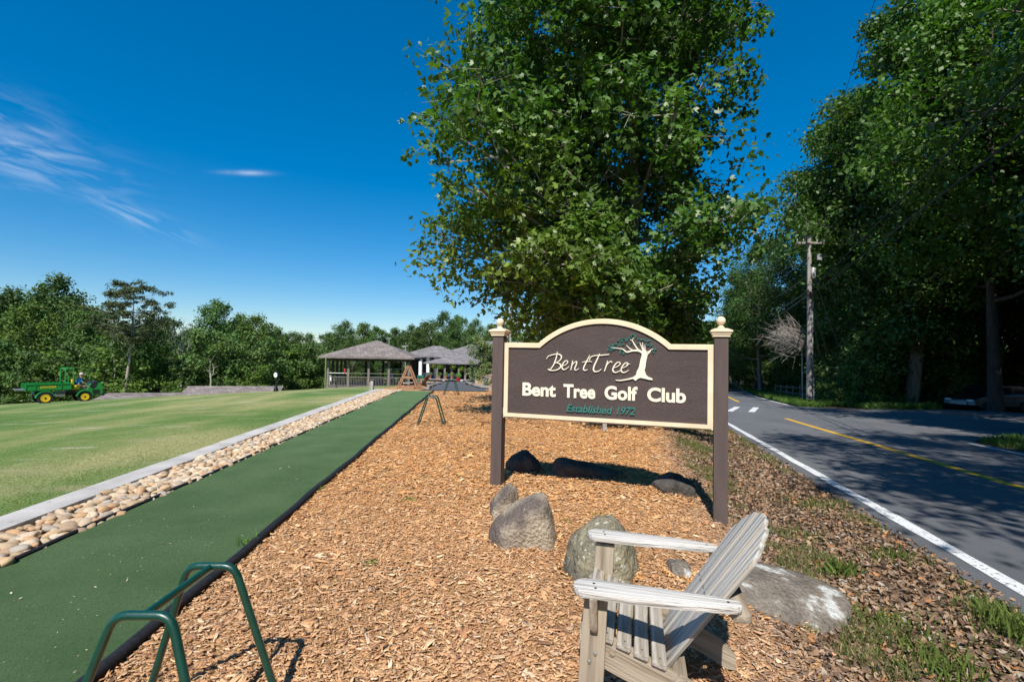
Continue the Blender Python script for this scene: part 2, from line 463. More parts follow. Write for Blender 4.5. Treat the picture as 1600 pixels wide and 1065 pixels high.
def node_mat(name):
    m = bpy.data.materials.new(name); m.use_nodes = True
    nt = m.node_tree
    return m, nt.nodes, nt.links, nt.nodes['Principled BSDF']
class NT:
    def __init__(s, name): s.m, s.N, s.L, s.b = node_mat(name); s.tc = s.N.new('ShaderNodeTexCoord')
    def noise(s, scale, detail=5, stretch=None, rot=0, dist=0):
        n = s.N.new('ShaderNodeTexNoise'); n.inputs['Scale'].default_value = scale; n.inputs['Detail'].default_value = detail
        n.inputs['Distortion'].default_value = dist
        if stretch or rot:
            mp = s.N.new('ShaderNodeMapping'); mp.inputs['Scale'].default_value = stretch or (1, 1, 1); mp.inputs['Rotation'].default_value = (0, 0, rot)
            s.L.new(s.tc.outputs['Object'], mp.inputs[0]); s.L.new(mp.outputs[0], n.inputs['Vector'])
        else: s.L.new(s.tc.outputs['Object'], n.inputs['Vector'])
        return n.outputs['Fac']
    def ramp(s, v, stops):
        r = s.N.new('ShaderNodeValToRGB'); e = r.color_ramp.elements
        while len(e) < len(stops): e.new(.5)
        for k, (p, c) in enumerate(stops): e[k].position = p; e[k].color = (*c, 1)
        s.L.new(v, r.inputs[0]); return r.outputs[0]
    def mrange(s, v, a, b, c=0, d=1):
        r = s.N.new('ShaderNodeMapRange'); r.inputs[1].default_value = a; r.inputs[2].default_value = b; r.inputs[3].default_value = c; r.inputs[4].default_value = d
        s.L.new(v, r.inputs[0]); return r.outputs[0]
    def mix(s, f, a, b, mode='MIX'):
        n = s.N.new('ShaderNodeMix'); n.data_type = 'RGBA'; n.blend_type = mode
        for key, v in (('Factor', f), ('A', a), ('B', b)):
            if isinstance(v, (int, float)): n.inputs[key].default_value = v
            elif isinstance(v, tuple): n.inputs[key].default_value = (*v, 1)
            else: s.L.new(v, n.inputs[key])
        return n.outputs['Result']
    def math(s, op, a, b=0):
        n = s.N.new('ShaderNodeMath'); n.operation = op
        for i, v in enumerate((a, b)):
            if isinstance(v, (int, float)): n.inputs[i].default_value = v
            else: s.L.new(v, n.inputs[i])
        return n.outputs[0]
    def finish(s, col, rough=.85, bump=None, bs=.5, dist=.02, spec=.25):
        s.L.new(col, s.b.inputs['Base Color']); s.b.inputs['Roughness'].default_value = rough; s.b.inputs['Specular IOR Level'].default_value = spec
        if bump is not None:
            bp = s.N.new('ShaderNodeBump'); bp.inputs['Strength'].default_value = bs; bp.inputs['Distance'].default_value = dist
            s.L.new(bump, bp.inputs['Height']); s.L.new(bp.outputs[0], s.b.inputs['Normal'])
        return s.m

# lawn
t = NT('lawn_grass')
a = t.ramp(t.noise(.35, 5, (1, .45, 1), .5), [(.30, (.085, .175, .045)), (.46, (.15, .225, .070)), (.62, (.33, .32, .15))])
b_ = t.ramp(t.noise(48, 6), [(.34, (.34, .40, .34)), (.64, (1.45, 1.42, 1.3))])
c_ = t.mix(1.0, a, b_, 'MULTIPLY')
str_ = t.mrange(t.noise(.8, 8, (.5, 1.8, 1), .45), .56, .70)
c_ = t.mix(t.math('MULTIPLY', str_, .75), c_, (.36, .32, .17))
pt = t.mrange(t.noise(1.1, 9, (.35, 2.2, 1), .15), .635, .70)
c_ = t.mix(t.math('MULTIPLY', pt, .8), c_, (.50, .46, .36))
M['lawn'] = t.finish(c_, .9, t.noise(130, 3), .8, .02, .1)
# mulch base
t = NT('mulch')
a = t.ramp(t.noise(28, 8, (1, 1, 1), 0, 1.2), [(.32, (.22, .115, .05)), (.46, (.48, .27, .12)), (.60, (.64, .39, .20)), (.75, (.78, .58, .36))])
a = t.mix(t.mrange(t.noise(1.2, 5), .40, .62, 0, .55), a, (.52, .28, .125))
M['mulch'] = t.finish(a, .95, t.noise(34, 8, None, 0, 1.0), 1.0, .06, .1)
# verge soil with dead leaves
t = NT('verge_soil')
a = t.ramp(t.noise(22, 8, None, 0, .8), [(.30, (.055, .036, .024)), (.5, (.15, .10, .068)), (.66, (.27, .19, .13)), (.8, (.36, .27, .19))])
g = t.ramp(t.noise(50, 5), [(.3, (.07, .085, .022)), (.7, (.17, .18, .06))])
gm = t.mrange(t.noise(1.1, 6, (1, .5, 1), -.28), .50, .62)
M['verge'] = t.finish(t.mix(t.math('MULTIPLY', gm, .75), a, g), .95, t.noise(40, 8), 1.0, .05, .1)
# forest floor
t = NT('forest_floor')
a = t.ramp(t.noise(9, 8), [(.3, (.035, .024, .016)), (.55, (.095, .065, .045)), (.75, (.16, .11, .075))])
M['floor'] = t.finish(a, .95, t.noise(25, 8), 1.0, .05, .1)
# asphalt
t = NT('road_asphalt')
a = t.ramp(t.noise(.5, 6, (1, .35, 1), -.28), [(.33, (.098, .102, .110)), (.67, (.146, .150, .158))])
sp = t.ramp(t.noise(240, 2), [(.3, (.62, .62, .62)), (.5, (1, 1, 1)), (.72, (1.45, 1.45, 1.45))])
a = t.mix(1.0, a, sp, 'MULTIPLY')
vor = t.N.new('ShaderNodeTexVoronoi'); vor.feature = 'DISTANCE_TO_EDGE'; vor.inputs['Scale'].default_value = .42
nm = t.N.new('ShaderNodeTexNoise'); nm.inputs['Scale'].default_value = 2.2; nm.inputs['Detail'].default_value = 7
t.L.new(t.tc.outputs['Object'], nm.inputs['Vector'])
va = t.N.new('ShaderNodeVectorMath'); va.operation = 'MULTIPLY_ADD'; va.inputs[1].default_value = (1.1, 1.1, 0)
t.L.new(nm.outputs['Color'], va.inputs[0]); t.L.new(t.tc.outputs['Object'], va.inputs[2]); t.L.new(va.outputs[0], vor.inputs['Vector'])
ck = t.mrange(vor.outputs['Distance'], 0, .006, 1, 0)
ckm = t.math('MULTIPLY', ck, t.mrange(t.noise(.35, 2), .5, .6))
a = t.mix(t.math('MULTIPLY', ckm, .7), a, (.03, .03, .03))
M['asphalt'] = t.finish(a, .8, t.noise(200, 3), .55, .012, .3)
def paint(name, c, wear=.575):
    t = NT(name)
    n = t.mrange(t.noise(34, 8), wear, wear + .07)
    n2 = t.ramp(t.noise(5, 5), [(.3, tuple(x * .82 for x in c)), (.7, c)])
    return t.finish(t.mix(n, n2, (.15, .15, .15)), .65, t.noise(160, 3), .4, .01, .3)
M['white_line'] = paint('white_line', (.74, .75, .75))
M['yellow_line'] = paint('yellow_line', (.72, .42, .03))

# ---- far ground, reaching the horizon
xs = np.concatenate([np.linspace(-2500, -160, 14), np.linspace(-150, 150, 101), np.linspace(160, 2500, 14)])
ys = np.concatenate([np.linspace(-600, -40, 8), np.linspace(-30, 200, 93), np.linspace(220, 3500, 16)])
X, Y = np.meshgrid(xs, ys)
Z = H(X, Y) - .40
nx = len(xs); i = np.arange(len(ys) - 1)[:, None] * nx + np.arange(nx - 1)
F = np.stack([i, i + 1, i + nx + 1, i + nx], -1).reshape(-1, 4)
tag(link('ground', np_mesh('ground', np.stack([X, Y, Z], -1).reshape(-1, 3), F, smooth=True), M['floor']), 'brown woodland soil running on under the trees to the horizon', kind='structure')

K = lambda v: (lambda y: v + 0 * np.asarray(y, float))
def mid_x(y): return np.interp(y, [22, 30, 44, 110], [-6.3, -7.5, -9.5, -14])
sheet('lawn', K(-150), lambda y: curb_x(y) + .02, -12, 24, 80, 160, 0, M['lawn'])
sheet('lawn', K(-150), mid_x, 24, 105, 60, 110, 0, M['lawn'])
sheet('mulch_bed', turf_r, mulch_r, -5, 22, 110, 50, -.012, M['mulch'])
sheet('mulch_bed', mid_x, mulch_r, 22, 44, 30, 40, -.012, M['mulch'])
sheet('verge', mulch_r, lambda y: road_l(y) + .06, -5, 44, 130, 34, -.010, M['verge'])
sheet('clubhouse_yard', mid_x, lambda y: road_l(y) + .06, 44, 110, 30, 40, -.012, M['floor'])
sheet('forest_floor', lambda y: road_r(y) - .05, K(150), -40, 130, 90, 110, -.015, M['floor'])
sheet('road', road_l, road_r, -40, 128, 220, 16, .004, M['asphalt'])
def xsheet(name, x0, x1, fy0, fy1, nx, ny, off, m, label=None):
    xs = np.linspace(x0, x1, nx); a = fy0(xs); b = fy1(xs); t_ = np.linspace(0, 1, ny)
    Yv = a[:, None] * (1 - t_) + b[:, None] * t_; Xv = np.repeat(xs[:, None], ny, 1)
    V = np.stack([Xv, Yv, H(Xv, Yv) + off], -1).reshape(-1, 3)
    i = np.arange(nx - 1)[:, None] * ny + np.arange(ny - 1)
    F = np.stack([i, i + ny, i + ny + 1, i + 1], -1).reshape(-1, 4)
    return tag(link(name, np_mesh(name, V, F, smooth=True), m), label, kind='structure')
side_y0 = lambda x: 15.3 - 3.6 * np.exp(-np.maximum(x - 11.4, 0) / 2.2)
side_y1 = lambda x: 26.0 + 6.0 * np.exp(-np.maximum(x - 17.0, 0) / 3.0)
xsheet('side_road', 10.6, 40, side_y0, side_y1, 90, 24, 0.0, M['asphalt'])
drive_l = lambda y: smooth_interp(y, [22.8, 30, 38, 42, 45, 64], [-4.35, -4.9, -5.9, -6.5, -9.3, -12.5], .6)
drive_r = lambda y: smooth_interp(y, [22.8, 30, 37, 42, 45, 64], [-1.0, -1.9, -3.2, -4.1, -.5, 4], .6)
sheet('driveway', drive_l, drive_r, 22.9, 64, 60, 12, .012, M['asphalt_dark'])

# painted lines
def line(name, fx, y0, y1, w, m, ny=90, kink=0):
    sheet(name, lambda y: fx(y) - w / 2 + (kink * .012 * np.sin(y * 3.1)), lambda y: fx(y) + w / 2 + kink * .012 * np.sin(y * 2.3 + 1), y0, y1, ny, 3, .0085, m)
LW = lambda y: road_c(y) - 2.95
line('edge_line', LW, -20, 125, .155, M['white_line'], 200, 1)
line('edge_line', lambda y: road_c(y) + 2.72 , -20, 13.0, .12, M['white_line'], 60)
line('edge_line', lambda y: road_c(y) + 2.75, 32, 125, .15, M['white_line'], 60)
line('centre_line', lambda y: road_c(y) - .09, -20, 20.4, .20, M['yellow_line'], 80)
line('centre_line', lambda y: road_c(y) - .09, 35, 125, .24, M['yellow_line'], 50)
def mark(px0, px1, w, name='road_marking'):
    a = ground(*px0); b = ground(*px1); d = (b - a); d.z = 0; n = Vector((-d.y, d.x, 0)).normalized() * w / 2
    vs = []
    for k in range(5):
        p = a.lerp(b, k / 4)
        for s in (-1, 1):
            q = p + n * s; vs.append((q.x, q.y, Hz(q.x, q.y) + .0085))
    fs = [(2 * k, 2 * k + 1, 2 * k + 3, 2 * k + 2) for k in range(4)]
    me = bpy.data.meshes.new(name); me.from_pydata(vs, [], fs)
    tag(link(name, me, M['white_line']), kind='structure')
mark((1139.5, 642.5), (1152.5, 635.5), .30)
mark((1174, 643.5), (1181.5, 636.3), .30)

# ---- curb: concrete slabs end to end
root = bpy.data.objects.new('curb', None); C.objects.link(root); tag(root, 'pale concrete kerb strip between the lawn and the river stones', kind='structure')
y = -.6; k = 0
while y < 22.6:
    L_ = 1.50; y2 = min(y + L_ - .012, 22.6)
    m = MB(); g = []
    n = 4
    for q in range(n + 1):
        yy_ = y + (y2 - y) * q / n
        xl, xr = float(curb_x(yy_)), float(stone_l(yy_))
        z = Hz(xl + .2, yy_) + .045 + .004 * math.sin(k * 2.3)
        g.append([(xl, yy_, z), (xr, yy_, z), (xr, yy_, z - .2), (xl, yy_, z - .2)])
    vs = [p for r in g for p in r]; fs = []
    for q in range(n):
        o_ = q * 4
        for e in range(4): fs.append((o_ + e, o_ + (e + 1) % 4, o_ + 4 + (e + 1) % 4, o_ + 4 + e))
    fs += [(0, 1, 2, 3), (n * 4 + 3, n * 4 + 2, n * 4 + 1, n * 4)]
    m.add(vs, fs); m.build('slab', M['concrete'], root, bevel=.006)
    y += L_; k += 1

# ---- river stones
bedm = mat('bed_sand', (.36, .24, .13), (.20, .13, .08), rough=.95, scale=20, bump=.8, bscale=60)
bed = sheet('stone_bed', stone_l, turf_l, -2, 22.4, 80, 8, -.035, bedm)
def ico(sub):
    bm = bmesh.new(); bmesh.ops.create_icosphere(bm, subdivisions=sub, radius=1)
    V = np.array([v.co[:] for v in bm.verts]); F = np.array([[v.index for v in f.verts] for f in bm.faces]); bm.free(); return V, F
IV, IF = ico(2)
stone_cols = [(.62, .43, .25), (.55, .41, .27), (.66, .52, .36), (.50, .36, .22), (.46, .40, .33), (.60, .46, .33), (.68, .55, .40), (.42, .30, .20), (.58, .36, .20)]
stone_mats = [mat('river_stone', c, tuple(q * .68 for q in c), rough=.8, scale=9, bump=.35, bscale=40, contrast=(.3, .7)) for c in stone_cols]
def stone_verts(r):
    n = r.normal(size=(6, 3)); n /= np.linalg.norm(n, axis=1)[:, None]
    V = IV.copy()
    for q in n:
        d = V @ q; lim = r.uniform(.55, .9)
        V -= np.maximum(d - lim, 0)[:, None] * q * .85
    V += r.normal(scale=.025, size=V.shape)
    return V
protos = []
for k in range(18):
    me = np_mesh('stone', stone_verts(RNG), IF, smooth=True)
    me.materials.append(stone_mats[k % len(stone_mats)]); protos.append(me)
pts = []
y = 2.2
while y < 22.3:
    xl, xr = float(stone_l(y)), float(turf_l(y))
    size = .115
    w = xr - xl
    nrow = int(w / .080)
    for q in range(nrow):
        pts.append((xl + (q + .5 + RNG.uniform(-.32, .32)) * w / nrow, y + RNG.uniform(-.05, .05)))
    y += .068
pts.sort(key=lambda p: p[1])
near = [p for p in pts if p[1] > 3.3][:300]; far = [p for p in pts if p[1] > 3.3][300:] + [p for p in pts if p[1] <= 3.3]
def stone_tf(r):
    s = r.uniform(.034, .070)
    return s * r.uniform(1.0, 1.5), s * r.uniform(.75, 1.05), s * r.uniform(.5, .72), r.uniform(0, PI)
for (x, y_) in near:
    sx_, sy_, sz_, a = stone_tf(RNG)
    z = Hz(x, y_) + RNG.uniform(-.012, .022)
    link('stone', protos[RNG.integers(len(protos))], None, bed, (x, y_, z), (RNG.uniform(-.3, .3), RNG.uniform(-.3, .3), a), (sx_, sy_, sz_))
allV, allF, allC = [], [], []; off = 0
I1V, I1F = ico(1)
for (x, y_) in far:
    sx_, sy_, sz_, a = stone_tf(RNG)
    V = (I1V + RNG.normal(scale=.09, size=I1V.shape)) * (sx_, sy_, sz_); c, s = math.cos(a), math.sin(a)
    V = np.stack([V[:, 0] * c - V[:, 1] * s, V[:, 0] * s + V[:, 1] * c, V[:, 2]], 1) + (x, y_, Hz(x, y_) + RNG.uniform(-.012, .022))
    allV.append(V); allF.append(I1F + off); off += len(V)
    allC.append(np.tile(np.array(stone_cols[RNG.integers(len(stone_cols))]) * RNG.uniform(.85, 1.1), (len(V), 1)))
sm = mat('far_stones', (1, 1, 1), (.75, .75, .75), rough=.8, attr=True, bump=.3)
tag(link('stones', np_mesh('stones', np.concatenate(allV), np.concatenate(allF), np.concatenate(allC), smooth=True), sm, bed), kind='stuff')

# ---- artificial turf strip and its rubber edging
sheet('turf_strip', turf_l, turf_r, -3, 21.6, 100, 20, .012, M['turf'], 'green artificial turf walkway strip')
def edging(f, w, h, side, ph):
    m = MB(); P = []
    for y_ in np.concatenate([np.arange(-2, 8, .12), np.arange(8, 21.7, .4)]):
        x = float(f(y_)) + side * w * .5 + .010 * math.sin(y_ * 1.9 + ph) + .006 * math.sin(y_ * 5.3)
        P.append((x, y_, Hz(x, y_) + .006 + h * .25))
    m.tube(P, w * .5, 8)
    me = m.mesh('edging', smooth=True)
    for v in me.vertices:
        z0 = Hz(v.co.x, v.co.y) + .006 + h * .25
        v.co.z = z0 + (v.co.z - z0) * .75
    return me
e1 = link('rubber_edging', edging(turf_r, .075, .06, 1, 0), M['rubber']); tag(e1, 'wavy black rubber edging between green turf and orange wood chips', 'edging')
e2 = link('rubber_edging', edging(turf_l, .05, .05, -1, 2), M['rubber']); tag(e2, 'thin black rubber edging between green turf and river stones', 'edging')

# ------------------------------------------------------------------ loose ground stuff
def rot_mats(yaw, pitch, roll):
    cy, sy = np.cos(yaw), np.sin(yaw); cp, sp = np.cos(pitch), np.sin(pitch); cr, sr = np.cos(roll), np.sin(roll)
    R = np.empty((len(yaw), 3, 3))
    R[:, 0, 0] = cy * cp; R[:, 0, 1] = cy * sp * sr - sy * cr; R[:, 0, 2] = cy * sp * cr + sy * sr
    R[:, 1, 0] = sy * cp; R[:, 1, 1] = sy * sp * sr + cy * cr; R[:, 1, 2] = sy * sp * cr - cy * sr
    R[:, 2, 0] = -sp; R[:, 2, 1] = cp * sr; R[:, 2, 2] = cp * cr
    return R
def scatter(name, tmplV, tmplF, P, S, R, col, m, label, cat=None):
    """P (n,3) S (n,3) R (n,3,3) col (n,3)"""
    V = np.einsum('nij,nkj->nki', R, tmplV[None] * S[:, None, :]) + P[:, None, :]
    k = len(tmplV)
    F = tmplF[None] + (np.arange(len(P)) * k)[:, None, None]
    me = np_mesh(name, V.reshape(-1, 3), F.reshape(-1, tmplF.shape[1]), np.repeat(col, k, 0))
    o = link(name, me, m); tag(o, label, cat, kind='stuff'); return o
def vn(x, y, s, seed=0):
    """cheap value noise, vectorised"""
    x = x * s + seed * 17.3; y = y * s + seed * 7.7
    xi, yi = np.floor(x), np.floor(y); fx, fy = x - xi, y - yi
    hsh = lambda a, b: np.modf(np.abs(np.sin(a * 127.1 + b * 311.7) * 43758.5453))[0]
    fx = fx * fx * (3 - 2 * fx); fy = fy * fy * (3 - 2 * fy)
    return (hsh(xi, yi) * (1 - fx) + hsh(xi + 1, yi) * fx) * (1 - fy) + (hsh(xi, yi + 1) * (1 - fx) + hsh(xi + 1, yi + 1) * fx) * fy
# wood chips (triangular splinters)
CV = np.array([(-.5, -.5, 0), (-.42, .5, .1), (-.5, 0, .55), (.5, -.35, .1), (.38, .42, 0), (.45, 0, .5)])
CF = np.array([(0, 2, 1), (3, 4, 5), (1, 2, 5), (1, 5, 4), (2, 0, 3), (2, 3, 5)])
def chips(n, y0, y1, l0, l1, zmax):
    y_ = RNG.uniform(y0, y1, n); u = RNG.uniform(0, 1, n) ** 1.0
    xl = turf_r(y_) + .06; xr = mulch_r(y_) + RNG.normal(scale=.16, size=n)
    x = xl + (xr - xl) * u
    edge = np.clip((xr - x) / .7, 0, 1)
    nearf = (np.clip((7 - y_) / 4, 0, 1) * .30)[:, None]
    patch = vn(x, y_, 1.3, 4)
    z = H(x, y_) - .012 + RNG.uniform(0, zmax, n)
    L_ = RNG.uniform(l0, l1, n) * RNG.choice([.5, 1, 1.6, 2.5], n, p=[.47, .40, .11, .02]); w = L_ * RNG.uniform(.13, .42, n); h = np.minimum(w, .010) * RNG.uniform(.4, 1.0, n)
    pal = np.array([(.62, .34, .145), (.70, .43, .21), (.52, .26, .105), (.76, .53, .30), (.38, .20, .10), (.82, .66, .46), (.66, .36, .15), (.26, .15, .09), (.54, .38, .26)]) * np.array([.97, .85, .72])
    ci = RNG.choice(len(pal), n, p=[.19, .22, .14, .13, .09, .055, .115, .03, .03])
    col = pal[ci] * RNG.uniform(.82, 1.15, (n, 1))
    col = col * (1 - nearf) + (col.mean(1)[:, None] * np.array([1.12, .98, .84]) * .86) * nearf
    col = col * (1 - .28 * np.clip(patch - .5, 0, 1)[:, None])
    grey = np.array([.30, .24, .20]) * RNG.uniform(.6, 1.3, (n, 1))
    f = ((1 - edge) * .9 * (RNG.uniform(0, 1, n) < .8))[:, None]
    col = col * (1 - f) + grey * f
    return np.stack([x, y_, z], 1), np.stack([L_, w, h], 1), rot_mats(RNG.uniform(0, 2 * PI, n), RNG.normal(scale=.16, size=n), RNG.normal(scale=.28, size=n)), col
parts_ = [chips(72000, 1.7, 5.5, .016, .044, .022), chips(44000, 5.5, 11, .026, .062, .028), chips(26000, 11, 22, .045, .10, .035)]
scatter('wood_chips', CV, CF, *[np.concatenate([p[i] for p in parts_]) for i in range(4)], M['chip'], 'loose orange brown shredded wood chips covering the bed', 'wood chips')

# leaf litter on the verge
LV = np.array([(-.5, 0, .12), (-.12, -.3, .05), (.2, -.26, 0), (.5, 0, .16), (.18, .3, .04), (-.15, .27, 0)])
LF = np.array([(0, 1, 5), (1, 2, 4), (1, 4, 5), (2, 3, 4)])
n = 46000
y_ = 1.2 + (RNG.uniform(0, 1, n) ** 1.7) * 20
xl = mulch_r(y_) - .25; xr = road_l(y_) + .10
x = xl + (xr - xl) * RNG.beta(1.5, 1.4, n)
pal = np.array([(.34, .21, .125), (.24, .15, .095), (.42, .30, .20), (.15, .10, .07), (.48, .22, .09), (.42, .36, .29)])
col = pal[RNG.choice(6, n, p=[.30, .27, .16, .17, .04, .06])] * RNG.uniform(.8, 1.2, (n, 1)) / .6 * .55 / np.array([.30, .19, .11]) * .34
s = RNG.uniform(.020, .058, n) * (1 + y_ * .03)
M['litter'].node_tree.nodes['Vector Math'].inputs[0].default_value = (.86, .86, .86)
col = pal[RNG.choice(6, n, p=[.30, .27, .16, .17, .04, .06])] * RNG.uniform(.75, 1.15, (n, 1))
scatter('leaf_litter', LV, LF, np.stack([x, y_, H(x, y_) + RNG.uniform(-.008, .02, n)], 1), np.stack([s, s * RNG.uniform(.6, 1, n), s * RNG.uniform(.2, 1.6, n)], 1),
        rot_mats(RNG.uniform(0, 2 * PI, n), RNG.normal(scale=.42, size=n), RNG.normal(scale=.6, size=n)), col, M['litter'], 'dry brown fallen leaves along the roadside verge', 'fallen leaves')
# grass blades
GV = np.array([(-.5, 0, 0), (.5, 0, 0), (.25, .25, .6), (-.1, .7, 1.0)])
GF = np.array([(0, 1, 2), (0, 2, 3)])
def blades(name, x, y_, h, w, col, label, z0=0.0, lean=.35, cat='grass'):
    n = len(x)
    P = np.stack([x, y_, H(x, y_) - .012 + z0], 1)
    S = np.stack([w, h * .6, h], 1)
    scatter(name, GV, GF, P, S, rot_mats(RNG.uniform(0, 2 * PI, n), RNG.normal(scale=lean * .5, size=n), RNG.normal(scale=lean, size=n)), col, M['grass_blade'], label, cat)
# verge grass
n = 170000
y_ = 1.4 + RNG.uniform(0, 1, n) ** 1.5 * 24; u = RNG.uniform(0, 1, n)
xl = mulch_r(y_) - .1; xr = road_l(y_) + .03; x = xl + (xr - xl) * u
nz = vn(x, y_, 1.6) * .5 + vn(x, y_, 4.5, 2) * .5
band = np.exp(-((u - .22) / .13) ** 2) * .30 + np.exp(-((u - .93) / .08) ** 2) * .28 + np.exp(-((u - .62) / .1) ** 2) * .06 + np.clip((y_ - 7) / 10, 0, .12)
keep = nz + band > .86
x, y_, u = x[keep], y_[keep], u[keep]; n = len(x)
dry = RNG.uniform(0, 1, n)
gc = np.where(dry[:, None] < .36, np.array([[2.1, 1.3, 2.0]]), np.array([[.95, .92, .85]])) * RNG.uniform(.6, 1.3, (n, 1))
blades('grass', x, y_, RNG.uniform(.02, .062, n) * (1 + vn(x, y_, 3, 5) * .6), RNG.uniform(.002, .0042, n) * (1 + y_ * .06), gc, 'patchy half dry roadside grass beside the fallen leaves', lean=.5)
# distinct taller tufts
tx, ty, th = [], [], []
for (px, py, h, k, sp) in [(1310, 895, .15, 160, .07), (1585, 990, .15, 260, .10), (1530, 915, .08, 160, .10), (1440, 1020, .09, 160, .12), (1395, 870, .10, 200, .12), (1560, 960, .12, 200, .1), (1460, 1050, .12, 180, .1),
                           (1425, 830, .12, 200, .12), (1230, 720, .12, 300, .25), (1380, 980, .11, 260, .12), (1500, 1045, .09, 100, .08), (1180, 690, .14, 300, .25), (1090, 700, .12, 200, .2), (1280, 790, .10, 260, .16), (1245, 835, .08, 200, .12)]:
    g = ground(px, py)
    tx.append(g.x + RNG.normal(scale=sp, size=k)); ty.append(g.y + RNG.normal(scale=sp, size=k)); th.append(RNG.uniform(.4, 1.1, k) * h)
tx, ty, th = map(np.concatenate, (tx, ty, th)); ok = tx < road_l(ty) - .02; tx, ty, th = tx[ok], ty[ok], th[ok]; n = len(tx)
blades('grass_tufts', tx, ty, th, RNG.uniform(.004, .008, n), np.array([[.85, .95, .6]]) * RNG.uniform(.6, 1.3, (n, 1)), 'taller green grass tufts standing out of the leaf litter', lean=.4)
# stray sprigs in the mulch and along the turf edging
tx, ty, th = [], [], []
for (px, py, h, k) in [(578, 881, .03, 60), (640, 781, .035, 60), (388, 852, .09, 30), (498, 765, .05, 40), (640, 648, .06, 40), (935 - 50, 815, .04, 20), (930, 805, .05, 20), (662, 745, .03, 30), (1270, 985, .05, 30)]:
    g = ground(px, py)
    tx.append(g.x + RNG.normal(scale=.035, size=k)); ty.append(g.y + RNG.normal(scale=.035, size=k)); th.append(RNG.uniform(.5, 1.1, k) * h)
tx, ty, th = map(np.concatenate, (tx, ty, th)); n = len(tx)
blades('weeds', tx, ty, th, RNG.uniform(.004, .007, n), np.array([[.8, 1.2, .6]]) * RNG.uniform(.7, 1.3, (n, 1)), 'small green weeds poking through the wood chips', z0=.02, lean=.6, cat='weeds')
# lawn blades near the kerb
n = 95000
y_ = 3.8 + RNG.uniform(0, 1, n) ** 1.6 * 12; x = curb_x(y_) - .01 - RNG.uniform(0, 1, n) ** 1.3 * 7 * (.4 + y_ / 10)
dry = vn(x, y_, .6, 3) * .6 + RNG.uniform(0, 1, n) * .4
gc = np.where(dry[:, None] > .58, np.array([[2.1, 1.6, 2.0]]), np.array([[.85, 1.0, .8]])) * RNG.uniform(.7, 1.25, (n, 1))
blades('lawn_grass', x, y_, RNG.uniform(.012, .03, n), RNG.uniform(.0025, .005, n) * (1 + y_ * .08), gc, 'short mown grass of the practice lawn', lean=.6)
# grass on the island by the side road and along the woods
n = 60000
x = RNG.uniform(10.5, 24, n); y_ = RNG.uniform(3, 15.3, n)
ok = (x > road_r(y_) + .15) & (y_ < side_y0(x) - .05) & (vn(x, y_, .9) + vn(x, y_, 3, 1) * .6 > .62)
x, y_ = x[ok], y_[ok]; n1 = len(x)
y2_ = 26 + RNG.uniform(0, 1, 70000) ** 1.3 * 60; x2 = road_r(y2_) + .1 + RNG.uniform(0, 1, 70000) ** 1.5 * 7
ok = (y2_ > side_y1(x2) + .1) & (vn(x2, y2_, .4) > .25)
x2, y2_ = x2[ok], y2_[ok]
x = np.concatenate([x, x2]); y_ = np.concatenate([y_, y2_]); n = len(x)
hh = RNG.uniform(.08, .2, n); hh[n1:] = RNG.uniform(.15, .45, n - n1)
ww = np.where(np.arange(n) < n1, .012, .035)
blades('tall_grass', x, y_, hh, ww, np.array([[.62, .95, .5]]) * RNG.uniform(.6, 1.2, (n, 1)), 'long green grass below the roadside trees across the road', lean=.3)
# debris on the turf
n = 1100
y_ = 1.8 + RNG.uniform(0, 1, n) ** 1.3 * 16; x = turf_l(y_) + (turf_r(y_) - turf_l(y_)) * RNG.uniform(.03, .97, n)
s = RNG.uniform(.005, .016, n) * RNG.choice([1, 2], n, p=[.93, .07])
col = np.array([[.55, .48, .30]]) * RNG.uniform(.6, 1.3, (n, 1))
scatter('turf_debris', LV, LF, np.stack([x, y_, H(x, y_) + .016], 1), np.stack([s, s * .6, s * .6], 1), rot_mats(RNG.uniform(0, 6.28, n), RNG.normal(scale=.3, size=n), RNG.normal(scale=.3, size=n)), col, M['litter'], 'tiny dry leaf scraps scattered on the green turf', 'leaf scraps')
# ================================================================== SIGN
PL = ray(787.3, 651); PR = ray(1108.6, 669.5)
d_u = Vector((2.296, -.80, 0)).normalized()
SP0 = Vector((ray(787.3, 651).x / ray(787.3, 651).y * 6.12, 6.12, .858))
d_n = Vector((d_u.y, -d_u.x, 0))             # towards the camera
SW = 2.43
s_root = thing('golf_club_sign', 'brown and cream golf club sign with arched top between two posts on the wood chips', 'sign', (SP0.x, SP0.y, 0))
s_root.rotation_euler = (0, 0, math.atan2(d_u.y, d_u.x))
# local frame of the sign: x along the panel, y away from the camera, z up
def suv(px, py):
    """point of the sign face seen at a photo position, in sign coordinates"""
    d = ray(px, py); o = Vector((0, 0, CAMZ)); t = (SP0 - o).dot(d_n) / d.dot(d_n); p = o + d * t
    return (p - SP0).dot(d_u), p.z
ZB, ZS, ZA = .858, 1.778, 2.072
def outline(inset, n=40):
    i = inset
    a0, a1 = .44, SW - .44; cx = SW / 2; half = (a1 - a0) / 2; rise = ZA - ZS
    R_ = (half * half + rise * rise) / (2 * rise); cz = ZA - R_
    Rr = R_ - i; zs = ZS - i
    hx = math.sqrt(max(Rr * Rr - (zs - cz) ** 2, 0))
    pts = [(i, ZB + i), (SW - i, ZB + i), (SW - i, zs)]
    th = math.asin(hx / Rr)
    for k in range(n + 1):
        a = th - 2 * th * k / n
        pts.append((cx + Rr * math.sin(a), cz + Rr * math.cos(a)))
    pts.append((i, zs)); return pts
TOZ = Matrix(((1, 0, 0, 0), (0, 0, 1, 0), (0, 1, 0, 0), (0, 0, 0, 1)))     # (x,y,z)->(x,z,y)
m = MB().prism(outline(.012), .004, .05, TOZ); m.build('panel', M['sign_brown'], s_root)
